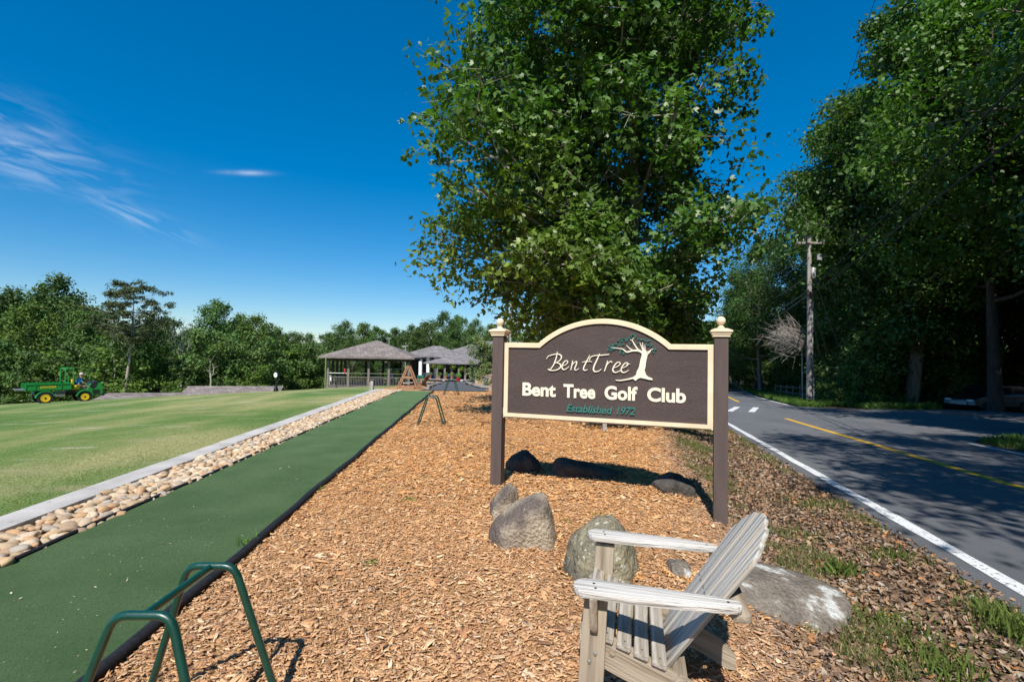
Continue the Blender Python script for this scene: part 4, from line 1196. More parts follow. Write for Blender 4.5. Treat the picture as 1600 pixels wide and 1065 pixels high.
for i in range(4):
    x0 = -3.85 + i * 1.925 + .1; x1 = x0 + 1.725
    mb = MB().box(((x0 + x1) / 2, -4, FZ + .96), (x1 - x0, .09, .06)).box(((x0 + x1) / 2, -4, FZ + .12), (x1 - x0, .06, .06))
    mb.build('rail', M['grey_brown'], pv)
    MB().box(((x0 + x1) / 2, -4, FZ + 1.32), (x1 - x0, .12, .05)).build('shelf', M['white_paint'] if i == 0 else M['grey_brown'], pv)
    for k in range(11):
        MB().box((x0 + (k + .5) * (x1 - x0) / 11, -4, FZ + .54), (.035, .035, .78)).build('baluster', M['grey_brown'], pv)
for x0, y0, x1, y1 in ((3.85, -4, 3.85, 4), (-3.85, -4, -3.85, 4)):
    MB().box(((x0 + x1) / 2, 0, FZ + .96), (.08, 7.8, .06)).build('rail', M['dark_paint_shade'], pv)  # side rails carry the same painted roof shade
# furniture and carts standing inside
def plain_chair(x, y, z, rz, m, label, group):
    t = thing('patio_chair', label, 'chair', (x, y, z), rz, group)
    MB().box((0, 0, .43), (.48, .46, .04)).build('seat', m, t)
    MB().box((0, .23, .70), (.46, .04, .5), Matrix.Rotation(-.15, 3, 'X')).build('backrest', m, t)
    for sx_ in (-1, 1):
        for sy_ in (-1, 1): MB().box((sx_ * .21, sy_ * .19, .21), (.035, .035, .42)).build('leg', m, t)
        MB().box((sx_ * .25, 0, .62), (.04, .44, .03)).build('armrest', m, t)
    return t
def wpt(px, py, Y): return atY(px, py, Y)
for (px, Y, rz, mm, lb) in ((518, 49.5, .4, 'white_plastic', 'pale chair behind the first railing bay of the pavilion'), (527, 49, -.6, 'grey_metal', 'grey chair behind the railing at the left end of the pavilion'), (555, 50, 2.0, 'grey_metal', 'grey chair behind the second railing bay of the pavilion'), (588, 50, .3, 'grey_metal', 'grey chair behind the third railing bay of the pavilion'), (620, 49.5, -2, 'grey_metal', 'grey chair behind the last railing bay of the pavilion')):
    p = wpt(px, 600, Y); plain_chair(p.x, p.y, FZ, rz, M[mm], lb, 'chairs inside the pavilion')
p = wpt(542.5, 580, 47.0)
t = thing('fire_extinguisher', 'small red cabinet fixed to the second pavilion post', 'extinguisher', (p.x - .22, 47.0, FZ + 1.36))
MB().lathe([(.09, 0), (.10, .02), (.10, .36), (.05, .44), (.03, .46)], 10).build('cylinder_body', M['red'], t, smooth='auto'); MB().box((0, 0, .49), (.12, .04, .04)).build('valve', M['black_plastic'], t)

def golf_cart(label, loc, rz, roofm):
    t = thing('golf_cart', label, 'golf cart', loc, rz)
    prof = [(-1.15, .32), (-1.15, .72), (-.95, .80), (-.45, .80), (-.40, .38), (.35, .36), (.55, .80), (.95, .74), (1.18, .50), (1.18, .32)]
    MB().prism(prof, -.55, .55, TOZ).build('body', M['black_plastic'], t, bevel=.02)
    MB().box((-.10, 0, 1.84), (1.75, 1.15, .07)).build('roof', roofm, t, bevel=.03)
    for sx_, dx in ((.62, -.10), (-.85, .05)):
        for s in (-1, 1): MB().bar((sx_, s * .5, .78), (sx_ + dx, s * .5, 1.81), .04, .04).build('strut', M['black_plastic'], t)
    MB().box((-.62, 0, .92), (.5, 1.0, .14)).build('seat', M['white_plastic'], t, bevel=.03); MB().box((-.92, 0, 1.18), (.12, 1.0, .42)).build('seat_back', M['white_plastic'], t, bevel=.03)
    for sx_ in (-.78, .80):
        for s in (-1, 1):
            w = MB().lathe([(.10, -.09), (.22, -.085), (.23, 0), (.22, .085), (.10, .09)], 16).build('wheel', M['tyre'], t, smooth='auto', loc=(sx_, s * .5, .23), rot=(PI / 2, 0, 0))
            MB().lathe([(.11, -.095), (.12, -.093), (.12, .093), (.11, .095)], 12).build('hub', M['grey_metal'], w)
    for s in (-1, 1): MB().lathe([(.06, 0), (.05, .03)], 10).build('headlight', M['white_plastic'], t, loc=(1.17, s * .36, .55), rot=(0, PI / 2, 0))
    MB().tube([(.45, .25, .78), (.15, .25, 1.12)], .02, 6).build('steering_column', M['black_plastic'], t)
    return t
p = ground(626, 602.5); golf_cart('dark golf cart with a white roof parked between pavilion and clubhouse', (atY(624, 600, 53).x, 53, Hz(atY(624, 600, 53).x, 53) + .02), math.radians(200), M['white_plastic'])
q = atY(600, 600, 58); golf_cart('dark golf cart with a dark roof seen through the pavilion railing', (q.x, 58, Hz(q.x, 58) + .02), math.radians(170), M['dark_paint_shade'])

# ---- clubhouse
ch = thing('clubhouse', 'low grey roofed clubhouse with covered porch, white pillars and patio behind the driveway', 'building', (0, 0, 0))
PZ = -1.93
hip(-16.6, -6.5, 69.5, 79.5, 1.36, 2.95).build('roof', M['sh2'], ch)
hip(-12.2, 9.0, 73.5, 90.0, 1.50, 4.05).build('roof', M['sh2'], ch)
hip(-12.0, -3.0, 65.6, 73.6, .52, 1.62).build('porch_roof', M['sh2'], ch)
MB().box((-1.5, 82, -.3), (19.0, 13.5, 3.5)).build('wall', M['dark_paint_shade'], ch)
MB().box((-11.8, 75.5, -.35), (7.0, 7.0, 3.3)).build('wall', M['grey_brown'], ch)
MB().box((-8.0, 70.2, PZ - .15), (13.6, 9.6, .5)).build('patio', M['concrete'], ch)
for px, z1 in ((657, 1.2), (669, 1.2), (681, 1.2)):
    x = atY(px, 570, 70.2).x
    mb = MB().box((x, 70.2, (PZ + z1) / 2), (.42, .42, z1 - PZ)); mb.build('pillar', M['white_paint'], ch)
for px in (663, 675, 687):
    x = atY(px, 570, 71.9).x
    f = MB().box((x, 71.93, -.1), (.62, .06, 2.2)).build('window', M['white_paint'], ch); MB().box((x, 71.88, -.1), (.5, .05, 2.06)).build('pane', M['glass_dark'], f)
for px in (683, 695, 706, 717, 727, 735):
    x = atY(px, 580, 66.2).x
    MB().box((x, 66.2, (PZ + .4) / 2), (.26, .26, .4 - PZ)).build('porch_post', M['grey_brown'], ch)
for k in range(9):
    x = -9.5 + k * 1.9
    f = MB().box((x, 75.2, -.45), (1.4, .08, 2.0)).build('window', M['grey_brown'], ch); MB().box((x, 75.13, -.45), (1.2, .06, 1.8)).build('pane', M['glass_dark'], f)
for k in range(3):
    x0 = atY(664, 590, 65.2).x + k * .3; MB().box((x0 + 1.3 + k * 2.1, 65.2, PZ - .05), (2.0, .3, .55)).build('patio_wall', M['stone_wall'] if k < 2 else M['white_paint'], ch)
MB().box((-6.2, 65.0, PZ + .24), (10.4, .34, .07)).build('coping', M['concrete'], ch)
# patio chairs, pots, ferns
for i, (px, Y, rz) in enumerate([(668, 66.5, .3), (675, 68, 2.5), (681, 66.8, -.7), (686, 68.4, 3.0), (692, 67.0, .9), (699, 66.6, -.3), (706, 67.4, 2.2), (711, 66.4, .2)]):
    p = wpt(px, 585, Y)
    names = ['first from the white pillars', 'second from the white pillars', 'third from the white pillars', 'fourth from the white pillars', 'in the middle of the row', 'sixth from the white pillars', 'next to last before the red planter', 'nearest the red planter']
    plain_chair(p.x, p.y, PZ + .1, rz, M['blue_chair'], 'dark blue patio chair on the clubhouse patio, ' + names[i], 'blue patio chairs of the clubhouse')
def leaf_ball(name, n, rx, rz, ls, col, m, parent, loc=(0, 0, 0), seed=1, droop=0):
    r = np.random.default_rng(seed)
    d = r.normal(size=(n, 3)); d /= np.linalg.norm(d, axis=1)[:, None]; rad = r.uniform(.45, 1, n) ** .6
    P = d * rad[:, None] * (rx, rx, rz); P[:, 2] -= droop * (rad ** 2) * rx
    S = np.stack([ls * r.uniform(.7, 1.3, n), ls * .6 * r.uniform(.7, 1.3, n), np.full(n, ls)], 1)
    V = np.einsum('nij,nkj->nki', rot_mats(r.uniform(0, 6.28, n), r.normal(scale=.6, size=n), r.normal(scale=.6, size=n)), LV[None] * S[:, None, :]) + P[:, None, :]
    F = LF[None] + (np.arange(n) * 6)[:, None, None]
    c = np.repeat(np.array([col]) * r.uniform(.6, 1.3, (n, 1)), 6, 0)
    return link(name, np_mesh(name, V.reshape(-1, 3), F.reshape(-1, 3), c), m, parent, loc)
for i, (px, py) in enumerate([(677, 570), (688, 571), (708, 572), (722, 575.5)]):
    Y = 65.9; p = wpt(px, py, Y)
    t = thing('hanging_fern', ['bright green fern basket hanging at the left corner of the porch', 'bright green fern basket, second along the porch eave', 'darker fern basket hanging at mid porch', 'bright green fern basket hanging lowest on the right of the porch'][i], 'hanging plant', p, 0, 'fern baskets hanging from the porch')
    leaf_ball('fronds', 160, .45, .4, .22, (2.6, 2.4, 1.0), M['leaf'], t, seed=40 + i, droop=.3)
    MB().lathe([(.10, -.3), (.18, -.1), (.19, 0)], 10).build('basket', M['terracotta'], t)
    MB().tube([(0, 0, 0), (0, 0, .32 - p.z if p.z < .3 else .1)], .012, 4).build('chain', M['wire'], t)
for i, (px, py, c) in enumerate([(672, 577.5, (3.2, 1.7, 1.6)), (686.5, 579, (3.2, 2.4, 1.9)), (696.5, 580, (3.4, 2.4, 1.9)), (706, 581, (3.4, 2.4, 1.7))]):
    p = wpt(px, py, 65.1)
    t = thing('flower_pot', ['leftmost pot of tan flowers on the patio wall by the white pillars', 'second pot of tan flowers from the white pillars', 'third pot of tan flowers from the white pillars', 'pot of tan flowers closest to the red planter'][i], 'flower pot', (p.x, p.y, PZ + .27), 0, 'pots of tan flowers along the patio wall')
    MB().lathe([(.12, 0), (.2, .4), (.22, .46), (.2, .47)], 12).build('pot', M['terracotta'], t, smooth='auto')
    leaf_ball('flowers', 120, .38, .26, .15, c, M['leaf'], t, (0, 0, .68), seed=50 + i)
p = wpt(716, 590, 63.5)
t = thing('planter', 'red glazed planter with pale leafy plant in front of the porch', 'planter', (p.x, p.y, Hz(p.x, p.y) + .02))
MB().lathe([(.20, 0), (.30, .42), (.33, .50), (.29, .52)], 14).build('pot', M['red'], t, smooth='auto'); leaf_ball('plant', 200, .42, .34, .18, (3.0, 2.6, 2.4), M['leaf'], t, (0, 0, .80), seed=61)
# stone garden wall right of the porch
a = wpt(742.5, 590, 50); b = wpt(790, 590, 50)
sw = thing('garden_wall', 'low tan stone wall beside the small pale tree near the clubhouse', 'wall', ((a.x + b.x) / 2, 50, Hz(a.x, 50)))
zt = 1.62 - (583.5 - 554.5) / 755.6 * 50 - Hz(a.x, 50)
rr = random.Random(5)
L_ = b.x - a.x; rows = 5
core = MB().box((0, .0, zt / 2 - .1), (L_ - .06, .30, zt + .14)).build('core', M['concrete'], sw)
for r_ in range(rows):
    x = -L_ / 2
    hh_ = zt / rows
    while x < L_ / 2 - .05:
        w = min(rr.uniform(.22, .5), L_ / 2 - x)
        mb = MB().box((x + w / 2, 0, hh_ * (r_ + .5)), (w - .02, .42 + rr.uniform(-.03, .03), hh_ - .02))
        mb.build('stone', stone_mats[rr.randrange(len(stone_mats))], sw, bevel=.02); x += w
q = wpt(745.5, 580, 50)
t = thing('flower_pot', 'terracotta pot of orange flowers standing on the end of the stone wall', 'flower pot', (q.x, 50, Hz(a.x, 50) + zt))
MB().lathe([(.10, 0), (.17, .22), (.19, .26), (.17, .27)], 12).build('pot', M['terracotta'], t, smooth='auto'); leaf_ball('flowers', 90, .2, .16, .12, (4.2, 1.3, .8), M['leaf'], t, (0, 0, .40), seed=71)
q = wpt(759, 585, 49.2); plain_chair(q.x, 49.2, Hz(q.x, 49.2), .4, M['galv'], 'pale metal chair in front of the low stone wall', None)

# ---- litter bin
p = wpt(657.5, 600, 46.2)
t = thing('litter_bin', 'dark green litter bin on the drive beside the wooden frame', 'bin', (p.x, 46.2, Hz(p.x, 46.2) + .01))
MB().box((0, 0, .42), (.62, .6, .84)).build('bin_body', M['bin_green'], t, bevel=.03); MB().box((0, 0, .87), (.66, .64, .07)).build('lid', M['bin_green'], t, bevel=.02)
MB().box((0, -.31, .66), (.3, .03, .14)).build('flap', M['black_plastic'], t)

# ---- wooden A-frame
p = wpt(638, 606, 26)
zg = Hz(p.x, 26)
t = thing('timber_stand', 'brown timber A-frame stand at the far end of the river stones', 'frame', (p.x, 26, zg), math.radians(-6))
Ht = 1.22
for s in (-1, 1):
    for q in (-1, 1): MB().bar((q * .56, s * .20, 0), (q * .03, s * .15, Ht), .11, .06).build('leg', M['brown_wood'], t)
    MB().bar((-.30, s * .215, .60), (.30, s * .215, .60), .05, .12).build('crossbar', M['brown_wood'], t)
    MB().bar((-.50, s * .235, .12), (.50, s * .235, .12), .05, .10).build('crossbar', M['brown_wood'], t)
MB().bar((0, -.24, Ht - .05), (0, .24, Ht - .05), .07, .09).build('top_beam', M['brown_wood'], t)
MB().bar((-.25, 0, .30), (.30, 0, .33), .36, .05).build('shelf', M['weathered'], t)
c2 = make_chair('small brown wooden armchair standing next to the timber A-frame', (p.x + .25, 27.2, Hz(p.x + .3, 27.2) + .01), math.radians(-25), (M['brown_wood'], M['brown_wood'], M['brown_wood']))
c2.scale = (.9, .9, .9)
p = ground(580.5, 609)
t = thing('short_post', 'short thick weathered wooden post at the far end of the kerb', 'post', (p.x, p.y, Hz(p.x, p.y)))
MB().box((0, 0, .16), (.17, .17, .36)).build('shaft', M['pole_wood'], t, bevel=.02); MB().lathe([(.10, .34), (.10, .36), (.02, .41)], 4, square=True).build('cap', M['pole_wood'], t)

# ---- log edging of the drive
def log_row(pxs, r, label):
    t = None
    P = [ground(*p) for p in pxs]
    t = thing('log_edging', label, 'edging', (P[0].x, P[0].y, Hz(P[0].x, P[0].y)))
    for i in range(len(P) - 1):
        a, b = P[i], P[i + 1]
        a = Vector((a.x, a.y, Hz(a.x, a.y) + r * .7)) - t.location; b = Vector((b.x, b.y, Hz(b.x, b.y) + r * .7)) - t.location
        d = (b - a) * .02
        MB().tube([a + d, b - d], [r, r * .88], 8).build('log', M['bark_pale'], t, smooth='auto')
log_row([(667.5, 608.3), (674, 604), (681, 601.6), (688.5, 599.8)], .10, 'short curved row of logs edging the mulch left of the driveway')
log_row([(728, 597.5), (735, 601.5), (744, 605), (754, 607.3), (766, 608.3)], .13, 'curved row of grey logs edging the mulch right of the driveway')

# ---- shelters below the lawn
def low_shelter(pxl, pxr, ytop_l, ytop_r, Y, label, dz):
    a = atY(pxl, ytop_l, Y); b = atY(pxr, ytop_r, Y + 2.0)
    t = thing('practice_shelter', label, 'shelter', ((a.x + b.x) / 2, (a.y + b.y) / 2, 0), math.atan2(b.y - a.y, b.x - a.x))
    L_ = (Vector((b.x, b.y, 0)) - Vector((a.x, a.y, 0))).length; zt = (a.z + b.z) / 2
    mb = MB(); vs = []
    for x in (-L_ / 2, L_ / 2):
        s_ = 0 if x < 0 else (b.z - a.z) * 0
        vs += [(x, 0, zt), (x, -2.6, zt - dz), (x, -2.6, zt - dz - .12), (x, 0, zt - .14), (x, 2.0, zt - dz * .8), (x, 2.0, zt - dz * .8 - .12)]
    mb.add(vs, [(0, 1, 7, 6), (1, 2, 8, 7), (2, 3, 9, 8), (0, 6, 10, 4), (4, 10, 11, 5), (3, 5, 11, 9), (0, 4, 5, 3), (0, 3, 2, 1), (6, 7, 8, 9), (6, 9, 11, 10)])
    mb.build('roof', M['sh1'], t)
    zg = Hz(t.location.x, t.location.y) - .6
    MB().box((0, 1.7, (zt - dz * .8 + zg) / 2 - .15), (L_ - .4, .1, zt - dz * .8 - zg - .3)).build('back_wall', M['dark_paint_shade'], t)
    for k in range(6):
        MB().box((-L_ / 2 + .3 + k * (L_ - .6) / 5, -2.3, (zt - dz + zg) / 2 - .1), (.14, .14, zt - dz - zg)).build('post', M['dark_paint_shade'], t)
low_shelter(294, 443, 605.0, 600.6, 42, 'long low shelter roof showing just beyond the lawn, next to the street clock', .78)
low_shelter(168, 299, 614.8, 611.8, 40, 'lower shelter roof beyond the lawn behind the tall pine trunk', .30)

# ---- street clock
p = wpt(432, 585.5, 36); zg = Hz(p.x, 36)
t = thing('street_clock', 'black street clock with round white face on a post beyond the lawn', 'clock', (p.x, 36, zg))
zc = p.z - zg
MB().lathe([(.16, 0), (.17, .1), (.10, .3), (.06, .42), (.05, .5), (.045, zc - .28), (.08, zc - .24), (.06, zc - .2)], 12).build('post', M['black_plastic'], t, smooth='auto')
drum = MB().lathe([(.20, -.08), (.235, -.075), (.235, .075), (.20, .08)], 24).build('clock_case', M['black_plastic'], t, smooth='auto', loc=(0, 0, zc), rot=(PI / 2, 0, math.radians(-25)))
for s in (-1, 1):
    MB().lathe([(.185, .081 * s), (.185, .088 * s)], 24).build('clock_face', M['white_plastic'], drum)
    MB().box((0, .05, .091 * s), (.016, .11, .004)).build('hand', M['black_plastic'], drum); MB().box((.035, -.01, .094 * s), (.08, .016, .004)).build('hand', M['black_plastic'], drum)
MB().lathe([(.03, zc + .22), (.05, zc + .26), (.02, zc + .3), (.02, zc + .36), (.004, zc + .44)], 8).build('finial', M['black_plastic'], t)
p = wpt(430.5, 610, 33); zg = Hz(p.x, 33)
t = thing('water_cooler', 'small dark bell shaped stand on the lawn below the street clock', 'stand', (p.x, 33, zg))
MB().lathe([(.10, -.05), (.12, .0), (.11, .22), (.06, .32), (.03, .36), (.035, .42), (.015, .46)], 12).build('case', M['black_plastic'], t, smooth='auto'); MB().lathe([(.14, 0), (.14, .03)], 12).build('base', M['black_plastic'], t)
# net post and thin lamp poles
p = wpt(508, 600, 45); zg = Hz(p.x, 45)
t = thing('net_post', 'thin pale green post just left of the pavilion', 'post', (p.x, 45, zg)); MB().tube([(0, 0, 0), (0, 0, 3.0)], .055, 8).build('shaft', mat('pale_green_paint', (.20, .26, .08), rough=.7), t); MB().lathe([(.06, 3.0), (.06, 3.03), (.02, 3.07)], 8).build('cap', M['galv'], t)
for px, py, Y, lb in ((608, 529, 78, 'slim grey lamp pole rising behind the pavilion roof'), (634, 541, 66, 'slim grey lamp pole between pavilion roof and clubhouse')):
    p = wpt(px, py, Y); zg = Hz(p.x, Y)
    t = thing('lamp_pole', lb, 'lamp pole', (p.x, Y, zg)); MB().tube([(0, 0, 0), (0, 0, p.z - zg)], .06, 8).build('pole', M['galv'], t); MB().bar((-.5, 0, p.z - zg), (.3, 0, p.z - zg + .1), .12, .1).build('lamp_head', M['galv'], t)
for px, py, lb in ((32.5, 623.5, 'yellow ball tee marker left of the utility vehicle'), (107.5, 621, 'yellow ball tee marker seen under the utility vehicle')):
    p = ground(px, py + 1.5); t = thing('tee_marker', lb, 'tee marker', (p.x, p.y, Hz(p.x, p.y)), 0, 'yellow tee markers on the lawn')
    MB().lathe([(.02, .02), (.06, .04), (.085, .1), (.06, .16), (.02, .18)], 12).build('ball', M['utv_yellow'], t, smooth=True); MB().tube([(0, 0, -.03), (0, 0, .03)], .02, 6).build('spike', M['bolt'], t)

# ---- utility vehicle
gp = atY(66.5, 628.3, 28.4)
YAW = math.radians(52)
UX, UY = gp.x + .87 * math.cos(YAW), gp.y + .87 * math.sin(YAW)
u = thing('utility_vehicle', 'green utility vehicle with cargo bed, roll frame and yellow wheel rims on the lawn', 'vehicle', (UX, UY, Hz(UX, UY) + .0), YAW)
slope = (Hz(UX + .6, UY + .7) - Hz(UX - .6, UY - .7)) / 1.84; u.rotation_euler[1] = -math.atan(slope)
u.scale = (1, 1.12, 1.33)
def wheel(x, y, r, w):
    t_ = MB().lathe([(r * .55, -w / 2), (r * .93, -w / 2), (r, -w * .36), (r, w * .36), (r * .93, w / 2), (r * .55, w / 2)], 24).build('tyre', M['tyre'], u, smooth='auto', loc=(x, y, r / 1.33), rot=(PI / 2, 0, 0)); t_.scale = (1, 1 / 1.33, 1 / 1.12)
    MB().lathe([(r * .25, -w * .51), (r * .48, -w * .515), (r * .60, -w * .54), (r * .60, w * .54), (r * .48, w * .515), (r * .25, w * .51)], 24).build('rim', M['utv_yellow'], t_, smooth='auto')
    MB().lathe([(r * .15, -w * .56), (r * .15, w * .56)], 10).build('hub', M['black_plastic'], t_)
for x, r, w in ((-.87, .35, .28), (.87, .325, .22)):
    for s in (-1, 1): wheel(x, s * .60, r, w)
# cargo bed: floor, sides with recessed panels, tailgate folded down
MB().box((-.72, 0, .60), (1.95, 1.26, .05)).build('bed_floor', M['utv_green'], u)
for s in (-1, 1):
    sd = MB().box((-.72, s * .64, .745), (1.95, .035, .27)).build('bed_side', M['utv_green'], u)
    MB().box((-.72, s * .665, .87), (1.97, .05, .035)).build('top_rail', M['utv_green'], sd)
    for x in (-1.68, -1.30, -.20, .22): MB().box((x, s * .668, .735), (.05, .024, .24)).build('rib', M['utv_green'], sd)
MB().box((.24, 0, .745), (.035, 1.26, .27)).build('bed_front', M['utv_green'], u)
MB().box((-1.84, 0, .64), (.42, 1.2, .03)).build('tailgate', M['grey_metal'], u)
cu = bpy.data.curves.new('brand', 'FONT'); cu.body = 'JOHN DEERE'; cu.extrude = .004; cu.size = .115; cu.offset = .003; cu.align_x = 'CENTER'
tmp = bpy.data.objects.new('tmp', cu); C.objects.link(tmp); bpy.context.view_layer.update()
mt = bpy.data.meshes.new_from_object(tmp.evaluated_get(bpy.context.evaluated_depsgraph_get())); bpy.data.objects.remove(tmp)
link('lettering', mt, M['utv_yellow'], u, (-.75, -.662, .70), (PI / 2, 0, 0))
# chassis, engine, fenders
MB().box((-.1, 0, .40), (2.3, .5, .16)).build('chassis', M['black_plastic'], u, bevel=.02)
MB().box((-.22, -.44, .40), (.46, .3, .24)).build('engine_cover', M['grey_metal'], u, bevel=.03)
MB().box((-.22, -.60, .45), (.42, .02, .05)).build('vent', M['black_plastic'], u)
for x, r in ((-.87, .43), (.87, .40)):
    for s in (-1, 1):
        pts = [(x + math.cos(a) * r, .24 + math.sin(a) * r * .80) for a in np.linspace(PI * .95, PI * .08, 12)]
        pin = [(x + math.cos(a) * (r - .045), .24 + math.sin(a) * (r * .80 - .045)) for a in np.linspace(PI * .08, PI * .95, 12)]
        MB().prism(pts + pin, s * .50, s * .74, TOZ).build('fender', M['utv_green'], u, smooth='auto')
MB().box((.45, 0, .50), (.62, 1.2, .07)).build('seat_base', M['black_plastic'], u); MB().box((.48, -.28, .66), (.36, .44, .22)).build('seat', M['utv_yellow'], u, bevel=.04)
MB().box((.36, -.28, .86), (.08, .42, .36)).build('seat_back', M['utv_yellow'], u, bevel=.04)
for s in (-1, 1):
    MB().tube(fillet([(-.02, s * .60, .60), (-.02, s * .60, 1.52), (.33, s * .60, 1.52), (.36, s * .60, .62)], .08), .034, 8).build('roll_frame', M['utv_green'], u, smooth='auto')
MB().box((.16, .0, 1.50), (.30, 1.16, .04)).build('roll_top', M['utv_green'], u)
hood = [(.98, .42), (1.02, .62), (1.14, .80), (1.38, .90), (1.66, .84), (1.76, .66), (1.76, .36), (1.68, .28), (1.30, .28)]
MB().prism(hood, -.50, .50, TOZ).build('hood', M['utv_green'], u, bevel=.03)
MB().prism([(1.10, .70), (1.22, .86), (1.44, .93), (1.52, .90), (1.40, .66), (1.25, .58)], -.515, .515, TOZ).build('dashboard', M['black_plastic'], u, bevel=.01)
MB().box((1.42, -.51, .44), (.34, .03, .20)).build('side_grille', M['black_plastic'], u)
MB().box((1.80, 0, .32), (.08, 1.0, .16)).build('bumper', M['black_plastic'], u, bevel=.02)
for s in (-1, 1): MB().lathe([(.06, 0), (.05, .02)], 12).build('headlight', M['white_plastic'], u, loc=(1.765, s * .34, .62), rot=(0, PI / 2, 0))
st = MB().tube([(1.12, -.28, .72), (.93, -.28, .95)], .02, 6).build('steering_column', M['black_plastic'], u)
MB().tube([(.93 + math.cos(a) * .10, -.28 + math.sin(a) * .17, .96 + math.cos(a) * .11) for a in np.linspace(0, 2 * PI, 17)], .014, 6, cap=False).build('steering_wheel', M['black_plastic'], st)

def skin_body(name, joints, edges, parent, m, sub=2, loc=(0, 0, 0)):
    me = bpy.data.meshes.new(name); me.from_pydata([j[0] for j in joints], edges, []); me.update()
    o = bpy.data.objects.new(name, me); C.objects.link(o)
    sk = o.modifiers.new('skin', 'SKIN'); sk.use_smooth_shade = True
    for i, j in enumerate(joints):
        r = j[1] if isinstance(j[1], tuple) else (j[1], j[1]); me.skin_vertices[0].data[i].radius = r
    me.skin_vertices[0].data[0].use_root = True
    sb = o.modifiers.new('sub', 'SUBSURF'); sb.levels = sb.render_levels = sub
    bpy.context.view_layer.update()
    m2 = bpy.data.meshes.new_from_object(o.evaluated_get(bpy.context.evaluated_depsgraph_get())); bpy.data.objects.remove(o)
    m2.polygons.foreach_set('use_smooth', [True] * len(m2.polygons)); m2.materials.clear()
    return link(name, m2, m, parent, loc)
PQ = Vector((UX + .17 * math.cos(YAW), UY + .17 * math.sin(YAW), 0))
pr = thing('person', 'person in a bright blue shirt, khaki trousers and pale cap driving the utility vehicle', 'person', (PQ.x, PQ.y, Hz(UX, UY) + .12), YAW)
pr.rotation_euler[1] = u.rotation_euler[1]
sy = -.28
J = [((.42, sy, .82), .11), ((.45, sy, 1.00), .12), ((.50, sy, 1.16), .14), ((.53, sy, 1.29), .075), ((.56, sy, 1.36), .05), ((.585, sy, 1.45), .085), ((.60, sy, 1.53), .09), ((.60, sy, 1.59), .06),
     ((.52, sy - .19, 1.22), .06), ((.66, sy - .23, 1.02), .045), ((.88, sy - .13, .99), .034), ((.93, sy - .12, 1.0), .035),
     ((.52, sy + .19, 1.22), .06), ((.66, sy + .23, 1.02), .045), ((.88, sy + .13, .99), .034), ((.93, sy + .12, 1.0), .035),
     ((.48, sy - .10, .80), .10), ((.88, sy - .13, .82), .07), ((.98, sy - .13, .50), .05), ((1.06, sy - .13, .47), .04),
     ((.48, sy + .10, .80), .10), ((.88, sy + .13, .82), .07), ((.98, sy + .13, .50), .05), ((1.06, sy + .13, .47), .04)]
E = [(0, 1), (1, 2), (2, 3), (3, 4), (4, 5), (5, 6), (6, 7), (3, 8), (8, 9), (9, 10), (10, 11), (3, 12), (12, 13), (13, 14), (14, 15), (0, 16), (16, 17), (17, 18), (18, 19), (0, 20), (20, 21), (21, 22), (22, 23)]
skin_body('body', J, E, pr, M['skin'])
JS = [((.42, sy, .84), .135), ((.45, sy, 1.00), .14), ((.50, sy, 1.16), .16), ((.53, sy, 1.27), .10), ((.52, sy - .19, 1.21), .075), ((.60, sy - .22, 1.09), .062), ((.52, sy + .19, 1.21), .075), ((.60, sy + .22, 1.09), .062)]
skin_body('shirt', JS, [(0, 1), (1, 2), (2, 3), (3, 4), (4, 5), (3, 6), (6, 7)], pr, M['blue_cloth'])
JT = [((.44, sy, .80), .135), ((.48, sy - .10, .79), .115), ((.88, sy - .13, .83), .085), ((.975, sy - .13, .53), .062), ((.48, sy + .10, .79), .115), ((.88, sy + .13, .83), .085), ((.975, sy + .13, .53), .062)]
skin_body('trousers', JT, [(0, 1), (1, 2), (2, 3), (0, 4), (4, 5), (5, 6)], pr, M['khaki'])
MB().lathe([(.110, 1.50), (.112, 1.55), (.095, 1.61), (.05, 1.645), (.01, 1.65)], 14, (.595, sy, 0)).build('cap', M['cap_white'], pr, smooth=True)
MB().box((.73, sy, 1.515), (.13, .14, .014)).build('cap_brim', M['cap_white'], pr, bevel=.005)
for k, (x, z) in enumerate(((.678, 1.45),)): MB().lathe([(.018, 0), (.012, .02), (.004, .03)], 8).build('nose', M['skin'], pr, loc=(x - .01, sy, z), rot=(0, PI / 2, 0))
for s in (-1, 1): MB().lathe([(.011, 0), (.008, .006)], 8).build('eye', M['black_plastic'], pr, loc=(.664, sy + s * .034, 1.475), rot=(0, PI / 2, 0))

# ---- poles and wires
up_ = Vector((0, 0, 0))
bp_ = ground(1264, 631); PXp, PYp = bp_.x, bp_.y; pz = Hz(PXp, PYp)
ptop = atY(1263.5, 369, PYp).z
PP = thing('utility_pole', 'tall weathered wooden utility pole with crossarm and wires across the road', 'utility pole', (PXp, PYp, pz))
Hp = ptop - pz
MB().tube([(0, 0, -.3), (.05, 0, Hp * .5), (.02, 0, Hp)], [.19, .165, .13], 14).build('pole', M['pole_wood'], PP, smooth='auto')
za = atY(1264, 381, PYp).z - pz
MB().bar((-1.0, -.2, za - .0), (1.1, -.05, za + .08), .11, .13).build('crossarm', M['pole_wood'], PP)
for x in (-.9, -.45, .5, 1.0):
    MB().lathe([(.02, 0), (.02, .08), (.05, .09), (.035, .13), (.05, .15), (.03, .20)], 10).build('insulator', M['galv'], PP, loc=(x, -.13, za + .08))
ztr = atY(1264, 425, PYp).z - pz
tr_ = MB().lathe([(.17, 0), (.19, .03), (.19, .72), (.15, .78), (.03, .82)], 14).build('transformer', M['galv'], PP, smooth='auto', loc=(.36, .12, ztr - .45))
zb1 = atY(1264, 402, PYp).z - pz
MB().box((.62, -.2, zb1), (.32, .08, .42)).build('switch_box', M['galv'], PP)
zc1 = atY(1264, 455, PYp).z - pz
